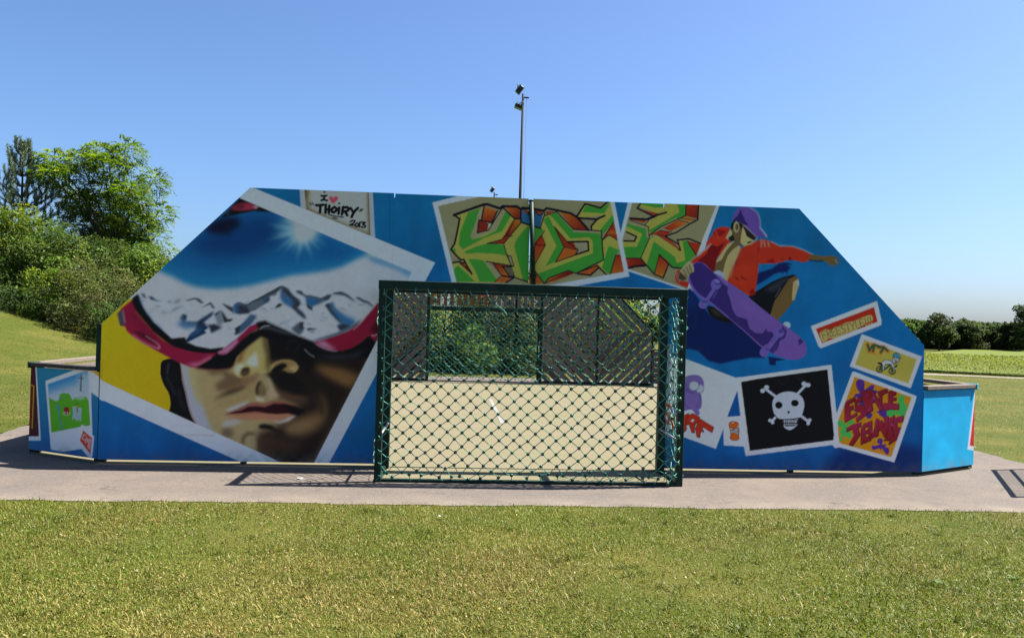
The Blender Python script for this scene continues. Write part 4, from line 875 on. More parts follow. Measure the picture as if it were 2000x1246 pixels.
    # J E U N E S
    blk([(220, 770), (300, 720), (395, 695), (400, 735), (360, 760), (385, 850), (295, 985), (255, 970), (320, 850), (290, 770), (222, 805)], 980, 700)
    blk([(405, 770), (440, 710), (495, 695), (500, 730), (440, 760), (445, 800), (500, 780), (500, 820), (450, 840), (455, 880), (520, 865), (525, 915), (405, 965)], 960, 690)
    blk([(495, 690), (535, 675), (535, 800), (570, 800), (590, 650), (620, 650), (615, 860), (530, 890), (500, 870)], 890, 650)
    blk([(622, 680), (660, 670), (695, 760), (695, 625), (742, 620), (742, 880), (700, 880), (655, 790), (620, 790)], 880, 620)
    blk([(750, 650), (815, 605), (818, 660), (790, 680), (790, 710), (820, 700), (820, 745), (785, 760), (785, 800), (815, 790), (800, 915), (695, 915), (740, 880)], 915, 610)
    blk([(820, 640), (925, 610), (935, 675), (850, 690), (855, 760), (900, 760), (880, 880), (755, 970), (770, 910), (820, 870), (825, 800), (800, 790)], 960, 610)
    set_clip(None)
    for x, y in [(612, 542), (575, 888), (548, 805), (560, 380), (790, 720)]:
        ell(x, y, 8, 8, (176, 176, 190), blur=.5)
    # SURF
    crop(1280, 700, .15254)
    poly([(200, 0), (365, 0), (1040, 255), (1110, 245), (1108, 300), (800, 1155), (780, 1150), (70, 890), (-60, 840), (-20, 720)], WHT)
    LP = (112, 90, 162); LPd = (92, 74, 142); OLn = (72, 56, 120)
    poly([(350, 400), (355, 290), (410, 235), (490, 215), (450, 260), (400, 330), (390, 400)], (104, 110, 126))
    poly([(400, 330), (430, 250), (500, 217), (580, 230), (630, 290), (635, 400), (560, 440), (600, 460), (608, 540), (600, 640), (575, 660), (590, 700), (575, 730), (540, 720), (490, 660), (420, 670), (340, 695), (200, 690), (330, 560), (345, 430), (400, 380)], LP, smooth=3)
    poly([(400, 300), (420, 400), (470, 440), (540, 440), (510, 460), (440, 440), (400, 400)], LPd, blur=1.2)
    for p in [[(395, 420), (390, 540), (420, 620), (490, 655)], [(575, 460), (585, 560), (540, 630)], [(400, 320), (430, 400), (500, 450)], [(600, 470), (608, 560), (600, 640)]]: stroke(p, .9, OLn, smooth=4)
    ell(590, 395, 50, 50, (164, 168, 186)); stroke([(635, 380), (632, 410), (605, 442), (570, 440)], .8, OLn, smooth=4); ell(510, 355, 63, 62, (168, 172, 188)); stroke([(510, 293), (560, 315), (573, 355), (555, 400), (510, 417), (465, 400), (447, 355), (465, 310), (510, 293)], .9, OLn, smooth=4)
    RD = (172, 46, 22)
    def rl(s): stroke(s, 1.8, (70, 14, 14), closed=True); poly(s, RD)
    stroke([(205, 640), (190, 605), (150, 600), (122, 640), (135, 690), (190, 720), (205, 770), (190, 830), (140, 790), (110, 735)], 6.6, RD, smooth=3)
    rl([(370, 740), (445, 705), (415, 850), (420, 905), (395, 940), (320, 910), (330, 830), (370, 820)])
    rl([(225, 760), (275, 745), (260, 860), (330, 850), (335, 915), (240, 900)])
    rl([(420, 800), (455, 725), (500, 708), (580, 750), (590, 800), (540, 830), (520, 870), (522, 950), (490, 945), (455, 840), (420, 850)]); poly([(470, 810), (500, 775), (525, 795), (505, 815)], WHT)
    rl([(590, 775), (765, 882), (745, 945), (690, 915), (640, 880), (615, 885), (640, 940), (600, 930), (590, 1010), (555, 1000), (535, 890)])
    # small card with the orange can
    poly([(890, 880), (935, 750), (1110, 735), (1170, 1130), (900, 1112)], WHT); poly([(1065, 410), (1108, 738), (938, 750)], (12, 74, 146))
    OC = (196, 84, 20)
    poly([(955, 845), (975, 815), (1015, 805), (1075, 822), (1078, 860), (1068, 880), (1088, 920), (1085, 1000), (1095, 1025), (1060, 1048), (1000, 1045), (970, 1020), (985, 990), (970, 880)], OC, smooth=2); stroke([(955, 845), (975, 815), (1015, 805), (1075, 822), (1078, 860), (1088, 920), (1085, 1000), (1095, 1025), (1060, 1048), (1000, 1045), (970, 1020), (985, 990), (965, 880)], .8, (90, 36, 20), closed=True)
    CY = (84, 170, 200)
    poly([(975, 890), (1015, 895), (1000, 915), (980, 908)], CY); poly([(1030, 905), (1075, 895), (1070, 930), (1045, 930)], CY); stroke([(985, 942), (1020, 935), (1072, 955)], 2.6, CY, smooth=3); ell(1010, 825, 10, 12, (150, 170, 200)); stroke([(985, 880), (1025, 900), (1075, 885)], 1.2, (130, 40, 16))
    # plain skull-and-bones flag
    crop(1410, 710, .14449)
    poly([(200, 205), (330, 185), (1475, 28), (1480, 70), (1550, 690), (1515, 1120), (1500, 1100), (345, 1248), (330, 1190)], WHT)
    poly([(270, 258), (340, 245), (500, 215), (1422, 92), (1445, 300), (1518, 960), (1510, 1035), (398, 1178)], (13, 11, 14))
    BN = (172, 176, 198)
    for a, b in [((600, 350), (1180, 790)), ((1140, 290), (690, 775))]: stroke([a, b], 5, BN)
    for x, y in [(560, 375), (612, 330), (1110, 282), (1165, 300), (1192, 768), (1172, 815), (662, 772), (698, 800)]: ell(x, y, 34 if y < 400 else 25, 30 if y < 400 else 23, BN)
    poly([(690, 560), (715, 470), (790, 410), (900, 385), (1010, 405), (1090, 465), (1118, 560), (1100, 670), (1060, 735), (1030, 760), (1030, 830), (940, 900), (860, 870), (830, 800), (835, 755), (780, 750), (720, 690)], BN, smooth=3)
    stroke([(720, 690), (780, 752), (930, 752), (1060, 735)], 1.2, (13, 11, 14), smooth=3)
    ell(778, 568, 48, 46, (13, 11, 14)); ell(992, 540, 50, 44, (13, 11, 14)); poly([(890, 668), (910, 640), (930, 665), (908, 682)], (13, 11, 14))
    poly([(838, 760), (1025, 755), (1035, 820), (990, 848), (880, 852), (830, 825)], (13, 11, 14))
    for i in range(7):
        x = 848+i*25; poly([(x, 766), (x+18, 765), (x+18, 800), (x, 802)], BN); poly([(x+2, 814), (x+19, 812), (x+17, 838-abs(i-3)*2), (x+4, 840-abs(i-3)*2)], BN)
    # shade painted by the artists below the right-hand pictures
    crop(0, 0, 1)

def paint_left_wing():
    crop(50, 680, .18454)
    poly([(-20, 140), (100, 160), (310, 190), (640, 200), (800, 220), (820, 1220), (-20, 1100)], (30, 112, 150), col2=(18, 84, 142), g=((200, 200), (400, 1100)))
    poly([(700, 140), (830, 150), (830, 350), (690, 240)], (180, 150, 24))
    poly([(20, 150), (90, 165), (175, 985), (20, 985)], WHT); poly([(20, 150), (76, 160), (152, 940), (20, 940)], (58, 10, 30)); poly([(20, 385), (72, 400), (72, 855), (20, 850)], (96, 18, 22)); stroke([(38, 388), (70, 400), (70, 855)], 1.6, (180, 150, 20))
    poly([(590, 215), (690, 205), (700, 245), (840, 350), (840, 560), (805, 540), (715, 480), (745, 930), (765, 945), (750, 1165), (710, 1165), (630, 1075), (430, 1105), (290, 1080), (200, 348)], WHT)
    pic = [(228, 385), (668, 245), (718, 830), (655, 835), (625, 815), (612, 842), (290, 900)]
    poly(pic, (40, 116, 176), col2=(158, 170, 188), g=((400, 330), (450, 480)), blur=.5); poly([(240, 500), (690, 420), (700, 560), (250, 560)], (160, 170, 188), blur=6)
    poly([(620, 260), (668, 245), (690, 420), (600, 480), (560, 330)], (150, 166, 188), blur=5)
    poly([(248, 530), (330, 570), (355, 560), (370, 500), (400, 482), (470, 488), (515, 565), (540, 530), (660, 525), (690, 570), (718, 830), (655, 835), (625, 815), (612, 842), (290, 900)], (76, 148, 26))
    poly([(530, 540), (560, 515), (590, 535), (620, 515), (660, 540), (600, 560)], (150, 176, 170), blur=1.5)
    poly([(592, 290), (604, 290), (612, 470), (588, 470)], (90, 100, 116)); stroke([(570, 325), (628, 327)], 1.6, (60, 70, 80)); stroke([(598, 300), (600, 345)], 3, (80, 90, 104))
    stroke([(345, 600), (355, 660), (375, 750), (410, 870)], 2.2, (60, 124, 170), smooth=4); poly([(342, 620), (380, 625), (372, 660), (350, 672)], (60, 124, 170))
    ell(450, 700, 46, 24, (120, 176, 110)); poly([(420, 635), (472, 632), (480, 680), (480, 710), (425, 710)], (130, 14, 24)); poly([(428, 680), (440, 680), (440, 708), (428, 708)], (170, 150, 160)); poly([(455, 680), (468, 680), (468, 708), (455, 708)], (170, 150, 160)); stroke([(383, 535), (425, 535)], 2.4, (104, 120, 130))
    poly([(512, 625), (620, 645), (615, 790), (590, 765), (570, 785), (545, 755), (512, 770), (522, 700)], (140, 158, 170)); stroke([(560, 590), (568, 680)], 2, (60, 60, 50)); poly([(548, 620), (572, 615), (568, 640), (550, 640)], (180, 140, 30))
    poly([(642, 882), (745, 965), (728, 1128), (610, 988)], (182, 54, 26))
    for p in [[(672, 935), (650, 920), (635, 955), (645, 980), (665, 975)], [(668, 1010), (682, 955), (690, 1000), (708, 975), (702, 1040)], [(704, 970), (735, 985)], [(722, 985), (715, 1075), (695, 1040)]]: stroke(p, 2.2, (190, 150, 160))

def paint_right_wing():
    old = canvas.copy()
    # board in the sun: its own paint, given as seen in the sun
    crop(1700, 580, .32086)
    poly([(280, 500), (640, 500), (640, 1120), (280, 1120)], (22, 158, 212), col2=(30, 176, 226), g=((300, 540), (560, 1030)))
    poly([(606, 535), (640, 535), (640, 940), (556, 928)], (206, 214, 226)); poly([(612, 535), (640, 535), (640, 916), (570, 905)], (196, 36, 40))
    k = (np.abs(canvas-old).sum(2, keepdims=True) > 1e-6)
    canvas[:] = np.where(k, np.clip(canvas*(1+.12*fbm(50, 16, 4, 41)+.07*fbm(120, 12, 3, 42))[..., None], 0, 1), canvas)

def paint_all():
    paint_background()
    crop(0, 0, 1)
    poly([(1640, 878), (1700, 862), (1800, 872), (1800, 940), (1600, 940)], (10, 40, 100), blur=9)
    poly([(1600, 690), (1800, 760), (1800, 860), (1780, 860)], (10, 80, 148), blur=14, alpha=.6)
    paint_kidz(); paint_thoiry(); paint_skier(); paint_thoiry()
    # the skier picture lies over the card's lower edge
    crop(0, 0, 1)
    poly([(494, 367), (851.6, 514), (838, 540), (807, 532), (468, 387)], WHT)
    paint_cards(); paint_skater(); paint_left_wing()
    n = fbm(60, 18, 4, 9); n2 = fbm(400, 130, 2, 10)
    canvas[:] *= (1+.03*n+.02*n2)[..., None]
    np.clip(canvas, 0, 1, out=canvas)
# ---------------------------------------------------------------- terrain
def sstep(a, b, x):
    t = np.clip((np.asarray(x, float)-a)/(b-a), 0, 1); return t*t*(3-2*t)
def ground_z(x, y):
    x = np.asarray(x, float); y = np.asarray(y, float)
    mound = np.minimum(np.maximum(0, -(x+11.2))*.262, 4.2)*sstep(3, 24, y)
    mound = mound+.25*np.exp(-((x+9.5)/3)**2)*sstep(8, 24, y)*.6
    s = x*.55+y*.83-30
    drop = -.0175*np.log1p(np.exp(np.clip(s/3, -30, 30)))*3*sstep(2, 14, x)
    hill = 9*sstep(150, 420, y)*sstep(120, -60, x-.12*y)
    return mound+np.maximum(drop, -3.6)+hill

def ground_sheet():
    def axis(lo, hi, c0, c1, fine, g):
        a = list(np.arange(c0, c1+1e-6, fine)); st = fine
        while a[-1] < hi: st *= g; a.append(a[-1]+st)
        st = fine
        while a[0] > lo: st *= g; a.insert(0, a[0]-st)
        return np.array(a)
    xs = axis(-420, 420, -24, 24, .6, 1.12); ys = axis(-40, 620, -12, 34, .6, 1.12)
    X, Y = np.meshgrid(xs, ys); Z = ground_z(X, Y)
    bumpy = (np.sin(X*1.7+np.sin(Y*.9))*np.sin(Y*1.3+X*.4))*.012
    far = (np.abs(X) > 7.2) | (Y < -2.4) | (Y > 16.5)
    Z = Z+bumpy*far
    ny, nx = X.shape; idx = np.arange(nx*ny).reshape(ny, nx)
    f = np.stack([idx[:-1, :-1], idx[:-1, 1:], idx[1:, 1:], idx[1:, :-1]], -1).reshape(-1, 4)
    me = mesh_np('grass_ground', np.stack([X.ravel(), Y.ravel(), Z.ravel()], 1), f, 4, MAT['lawn'], smooth=True)
    tag(link('grass_ground', me), kind='structure')
ground_sheet()

# asphalt apron round the cage, with a ragged edge
AX0, AX1, AY0, AY1 = -6.85, 6.72, -1.82, 15.6
def edge_wob(t, k): return .016*math.sin(t*2.1+k)+.012*math.sin(t*5.7+2*k)+.010*math.sin(t*13.1+k*3)
def apron():
    bm = bmesh.new(); pts = []
    n = 120
    for i in range(n): x = AX0+(AX1-AX0)*i/n; pts.append((x, AY0+edge_wob(x, 1)))
    for i in range(n): y = AY0+(AY1-AY0)*i/n; pts.append((AX1+edge_wob(y, 2)*2, y))
    for i in range(n): x = AX1-(AX1-AX0)*i/n; pts.append((x, AY1+edge_wob(x, 3)))
    for i in range(n): y = AY1-(AY1-AY0)*i/n; pts.append((AX0+edge_wob(y, 4)*2, y))
    vs = [bm.verts.new((x, y, .006)) for x, y in pts]; bm.faces.new(vs); bmesh.ops.triangulate(bm, faces=bm.faces[:])
    me = bpy.data.meshes.new('path'); bm.to_mesh(me); bm.free(); me.materials.append(MAT['asphalt'])
    tag(link('path', me), kind='structure')
apron()

W, WT, HT, HS, ZB, LEN = 4.65, 3.11, 3.07, 1.53, .055, 13.16
WX, WY, WH = 5.65, .57, 1.04
def pitch():
    pts = [(-W, .0), (W, .0), (WX, WY), (WX, LEN-WY), (W, LEN), (-W, LEN), (-WX, LEN-WY), (-WX, WY)]
    bm = bmesh.new(); A = [bm.verts.new((x, y, .022)) for x, y in pts]; B = [bm.verts.new((x, y, .0)) for x, y in pts]
    bm.faces.new(A)
    for i in range(8): bm.faces.new((A[i], B[i], B[(i+1) % 8], A[(i+1) % 8]))
    bmesh.ops.recalc_face_normals(bm, faces=bm.faces[:])
    me = bpy.data.meshes.new('pitch'); bm.to_mesh(me); bm.free(); me.materials.append(MAT['sand_turf'])
    p = tag(link('pitch', me), kind='structure')
    def line(pts2, w):
        for a, b in zip(pts2[:-1], pts2[1:]):
            MB().bar((a[0], a[1], .0265), (b[0], b[1], .0265), w, .001).build('painted_line', MAT['white_line'], p)
    line([(0.0, 4.1), (-.02, 8.3)], .07)
    line([(3.78, 9.3), (3.8, 11.5)], .05)
pitch()
def turf_tongue():     # the turf runs on into the goal box
    MB().box((0, -.415, .0125), (3.04, .77, .011)).build('goal_turf', MAT['sand_turf'], bpy.data.objects['pitch'])
turf_tongue()
kerb = None
for x0, y0, x1, y1 in [(-W, LEN+.12, W, LEN+.12)]:
    k = MB().bar((x0, y0, .03), (x1, y1, .03), .14, .09, bevel=.008).build('kerb', MAT['concrete'])
    tag(k, kind='structure')

# gravel track beyond the right-hand lawn, crop field after it
def strip(name, mat, pts_left, pts_right, lift):
    v = []; f = []
    for (a, b) in zip(pts_left, pts_right):
        for t in np.linspace(0, 1, 9):
            x, y = a[0]+(b[0]-a[0])*t, a[1]+(b[1]-a[1])*t; v.append((x, y, float(ground_z(x, y))+lift))
    n = len(pts_left)
    for i in range(n-1):
        for k in range(8): f.append((i*9+k, i*9+k+1, (i+1)*9+k+1, (i+1)*9+k))
    me = mesh_np(name, np.array(v), np.array(f), 4, mat, smooth=True)
    return tag(link(name, me), kind='structure')
def trk(t):   # runs parallel to the frame, from behind the cage to the far right
    x = 9+t*46; y = 29.8-t*22.5+1.2*math.sin(t*2.0); return x, y
tl, tr_ = [], []
for i in range(48):
    t = i/47; x, y = trk(t); x2, y2 = trk(t+.01); d = Vector((x2-x, y2-y, 0)).normalized(); nx, ny = -d.y, d.x
    w = .78+.12*math.sin(i*1.3)+.06*math.sin(i*3.1)
    tl.append((x-nx*w, y-ny*w)); tr_.append((x+nx*w, y+ny*w))
strip('gravel_track', MAT['gravel'], tl, tr_, .012)

# ---------------------------------------------------------------- the painted end wall
paint_all()
def lin_arr(c): return np.where(c <= .04045, c/12.92, ((c+.055)/1.055)**2.4)
SHADE_WHITE = lin((162, 166, 184))
PAINT = lin_arr(canvas)
ALB_SHADE = np.clip(PAINT/SHADE_WHITE*.59, .004, .80).astype(np.float32)
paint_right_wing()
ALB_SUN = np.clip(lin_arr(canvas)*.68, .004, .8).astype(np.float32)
def homography(src, dst):
    A = []
    for (x, z), (u, v) in zip(src, dst):
        A.append([x, z, 1, 0, 0, 0, -u*x, -u*z, -u]); A.append([0, 0, 0, x, z, 1, -v*x, -v*z, -v])
    return np.linalg.svd(np.array(A))[2][-1].reshape(3, 3)
HW = homography([(-WT, HT), (WT, HT), (-W, HS), (W, HS), (-W, ZB), (W, ZB), (0, HT)],
                [(487, 367), (1556, 412), (197, 630), (1803, 676), (197, 897), (1796, 922), (1037, 388)])
HL = homography([(0, WH), (1, WH), (0, ZB), (1, ZB)], [(55, 709), (197, 722), (57, 879), (197, 898)])
HR = homography([(0, WH), (1, WH), (0, ZB), (1, ZB)], [(1798, 752), (1894, 750), (1796, 923), (1888, 907)])
def sample(H, a, b, img):
    p = np.stack([a, b, np.ones_like(a)], 0); q = H @ p; u, v = q[0]/q[2], q[1]/q[2]
    x = np.clip((u-PX0)*SC, 0, CW-1.01); y = np.clip((v-PY0)*SC, 0, CH-1.01)
    i, j = x.astype(int), y.astype(int); fx, fy = (x-i)[:, None], (y-j)[:, None]
    return (img[j, i]*(1-fx)+img[j, i+1]*fx)*(1-fy)+(img[j+1, i]*(1-fx)+img[j+1, i+1]*fx)*fy

def board(name, xl, xr, z0, z1, place, H, hx, parent, edge, img, step=.0079, th=.022):
    """a painted board: fine front grid carrying the paint, plus rim and back. place(x,y,z)->world"""
    zs = np.linspace(z0, z1, max(2, int((z1-z0)/step)+1))
    wid = max(xr(z)-xl(z) for z in zs[::20]); nu = max(2, int(wid/step)+1); us = np.linspace(0, 1, nu)
    XL = np.array([xl(z) for z in zs])[:, None]; XR = np.array([xr(z) for z in zs])[:, None]
    X = XL+(XR-XL)*us[None, :]; Z = np.repeat(zs[:, None], nu, 1)
    col = sample(H, hx(X.ravel()), Z.ravel(), img)
    # splashed dirt along the foot and a few ball marks
    rr = np.random.default_rng(int(abs(xl(z0))*1000)+7); xx, zz = X.ravel(), Z.ravel()
    nz_ = sum(np.sin(xx*a_+b_)*np.sin(zz*a_*.8+c_) for a_, b_, c_ in rr.uniform((9, 0, 0), (60, 6.3, 6.3), (9, 3)))/4
    if z0 < .2:
        dk = np.clip((.15-(zz-z0))/.15, 0, 1)**1.4*np.clip(.28+.35*nz_, 0, .6); col = col*(1-dk[:, None])+np.array([.14, .12, .095])*dk[:, None]
    for _ in range(int(wid*5)):
        bx_, bz_, br = rr.uniform(xl(z0), xr(z0)), rr.uniform(z0, min(z1, 2.4)), rr.uniform(.03, .09)
        q = np.hypot(xx-bx_, zz-bz_)/br; mk = np.clip(1-np.abs(q-.75)*2.2, 0, 1)*np.clip(.5+nz_, 0, 1)*.045; col = col*(1-mk[:, None])+np.array([.2, .19, .17])*mk[:, None]
    nz = len(zs); idx = np.arange(nz*nu).reshape(nz, nu)
    f = np.stack([idx[:-1, :-1], idx[:-1, 1:], idx[1:, 1:], idx[1:, :-1]], -1).reshape(-1, 4)
    co = place(X.ravel(), np.zeros(nz*nu), Z.ravel())
    # rim
    ring = np.concatenate([idx[0, :], idx[1:, -1], idx[-1, -2::-1], idx[-2:0:-1, 0]])
    nb = len(co); back = place(X.ravel()[ring], np.full(len(ring), th), Z.ravel()[ring]); front = co[ring]
    allco = np.concatenate([co, front, back]); k = np.arange(len(ring)); k2 = np.roll(k, -1)
    fr = np.stack([nb+k2, nb+k, nb+len(ring)+k, nb+len(ring)+k2], -1)
    ecol = np.tile(np.array(edge, np.float32), (2*len(ring), 1))
    me = mesh_np(name, allco, np.concatenate([f, fr]), 4, MAT['mural_paint'], np.concatenate([col, ecol]), attr='paint')
    o = link(name, me, parent)
    return o

wall = thing('mural_wall', 'tall end wall painted with skier, graffiti and skateboarder mural, cut corners, goal opening', 'wall', (0, 0, 0))
P0 = lambda x, y, z: np.stack([x, y-.03, z], 1)
ident = lambda x: x
EDGE = (.02, .24, .42)
XG = 1.532
xl_l = lambda z: -W if z < HS else -W+(z-HS)*(W-WT)/(HT-HS)
board('panel', xl_l, lambda z: -XG-.0004, ZB, HT, P0, HW, ident, wall, EDGE, ALB_SHADE)['label'] = 'panel painted with the goggled skier and mountains'
board('panel', lambda z: XG+.0004, lambda z: -xl_l(z), ZB, HT, P0, HW, ident, wall, EDGE, ALB_SHADE)['label'] = 'panel painted with the skateboarder and small picture cards'
GT = 2.035
board('panel', lambda z: -XG+.0004+(.012 if z > HT-.045 else 0), lambda z: -.026 if z > HT-.075 else -.006, GT, HT-.004, P0, HW, ident, wall, EDGE, ALB_SHADE)
board('panel', lambda z: .026 if z > HT-.075 else .006, lambda z: XG-.0004-(.012 if z > HT-.045 else 0), GT, HT-.004, P0, HW, ident, wall, EDGE, ALB_SHADE)
def steel(a, b, w=.06, h=.06, parent=None, name='post', mat='green_steel', up=(0, 0, 1)):
    return MB().bar(a, b, w, h, up=up, bevel=.004).build(name, MAT[mat], parent)
for s in (-1, 1):
    steel((s*(W-.035), .035, 0), (s*(W-.035), .035, HS-.01), .055, .06, wall)
    steel((s*WT, .04, 0), (s*WT, .04, HT-.06), .06, .06, wall)
    steel((s*1.56, .03, 0), (s*1.56, .03, HT-.05), .07, .08, wall)
    for z in (.14, 1.05): steel((s*1.6, .035, z), (s*(W-.04), .035, z), .05, .05, wall, 'rail')
    steel((s*(W-.05), .035, HS-.1), (s*(WT+.02), .035, HT-.14), .05, .05, wall, 'rail')
steel((-W-.026, -.012, WH-.02), (-W-.026, -.012, HS), .05, .045, wall)
steel((-WT, .04, HT-.10), (WT, .04, HT-.10), .05, .06, wall, 'rail')
steel((-1.49, -.02, 2.0), (1.49, -.02, 2.0), .07, .07, wall, 'crossbar')
for s in (-1, 1): steel((s*1.545, -.078, 0), (s*1.545, -.078, 2.035), .085, .08, wall)
MB().bar((1.612, -.075, .86), (1.612, -.075, 1.47), .05, .03).build('edge_plate', MAT['pale_plate'], wall)
tube = MB().tube([(.05, -.075, 2.08), (.0, -.075, 3.035)], .026, 14)
tube.tube([(.0, -.075, 3.03), (.0, -.075, 3.045)], .030, 14)
tube.build('pipe', MAT['green_steel'], wall)
for z in (2.2, 2.9): MB().box((.05-.05*(z-2.08)/.95, -.045, z), (.08, .03, .03)).build('pipe_clip', MAT['green_steel'], wall)

# ---------------------------------------------------------------- low walls round the pitch
def plank(parent, a, b, w, th, mat, bev=.004, up=(0, 0, 1)):
    return MB().bar(a, b, th, w, up=up, bevel=bev).build('plank', MAT[mat], parent)

def corner(side, label, H, img):
    t = thing('corner_wall', label, 'low wall')
    ax, ay, bx, by = (-WX, WY, -W, 0.0) if side < 0 else (W, 0.0, WX, WY)
    d = np.array([bx-ax, by-ay]); L = np.hypot(*d); d = d/L; n = np.array([d[1], -d[0]])     # outward
    off = .026
    pl = lambda x, y, z: np.stack([ax+d[0]*x*L+n[0]*(off-y), ay+d[1]*x*L+n[1]*(off-y), z], 1)
    m0, m1 = (.0, 1.0) if side < 0 else (.0, 1.0)
    # board() measures its width in its own units: give it real units
    sc = lambda x: x/L
    board('panel', lambda z: m0*L, lambda z: m1*L, ZB+.005, WH-.035, lambda x, y, z: pl(x/L, y, z), H, sc, t, (.01, .10, .20), img)
    P = lambda s_, o_, z: (ax+d[0]*L*s_+n[0]*o_, ay+d[1]*L*s_+n[1]*o_, z)
    rail = 'rail_wood' if side < 0 else 'grey_wood'
    MB().bar(P(.0, -.01, WH-.005), P(.96 if side < 0 else 1.0, -.01, WH-.005), .12, .045, bevel=.004).build('top_rail', MAT[rail], t) if side < 0 else MB().bar(P(.04, -.01, WH-.005), P(1.0, -.01, WH-.005), .12, .045, bevel=.004).build('top_rail', MAT[rail], t)
    for s_ in (.06, .94): steel(P(s_, -.04, 0), P(s_, -.04, WH-.03), .06, .06, t)
    e = 0 if side < 0 else 1
    MB().bar(P(e-.015, -.01, WH-.01), P(e+.015, -.01, WH-.01), .14, .07, bevel=.004).build('end_cap', MAT['green_steel'] if side < 0 else MAT['cyan_edge'], t)
    for i in range(6): plank(t, P(.06, -.075, .17+i*.15), P(.94, -.075, .17+i*.15), .135, .025, 'old_wood')
    return t
corner(-1, 'low shaded corner wall left of the mural, painted with a map postcard', HL, ALB_SHADE)
corner(1, 'low sunlit cyan corner wall right of the mural with wooden top rail', HR, ALB_SUN)

def side_wall(side, label):
    t = thing('side_wall', label, 'low wall', group='low timber walls round the pitch')
    x = side*WX; n = 7; y0, y1 = WY+.05, LEN-WY-.05; st = (y1-y0)/n
    for i in range(n):
        a, b = y0+i*st+.025, y0+(i+1)*st-.025
        MB().bar((x, a, WH-.005), (x, b, WH-.005), .12, .045, bevel=.004).build('top_rail', MAT['grey_wood'], t)
        for k in range(6): plank(t, (x-side*.04, a, .17+k*.15), (x-side*.04, b, .17+k*.15), .135, .025, 'old_wood')
    for i in range(n+1):
        y = y0+i*st
        steel((x, y, 0), (x, y, WH+.02), .05, .06, t)
    return t
side_wall(-1, 'long low timber side wall on the left edge of the pitch')
side_wall(1, 'long low timber side wall on the right edge of the pitch')
for sx in (-1, 1):
    t = thing('corner_wall', 'far %s corner wall of weathered planks beyond the pitch' % ('left' if sx < 0 else 'right'), 'low wall')
    A, B = (sx*W, LEN, 0), (sx*WX, LEN-WY, 0)
    for i in range(6): plank(t, (A[0], A[1], .17+i*.15), (B[0], B[1], .17+i*.15), .135, .025, 'old_wood')
    MB().bar((A[0], A[1], WH-.005), (B[0], B[1], WH-.005), .12, .045, bevel=.004).build('top_rail', MAT['grey_wood'], t)
    for q in (.04, .96): steel((A[0]+(B[0]-A[0])*q, A[1]+(B[1]-A[1])*q+.04, 0), (A[0]+(B[0]-A[0])*q, A[1]+(B[1]-A[1])*q+.04, WH), .05, .06, t)

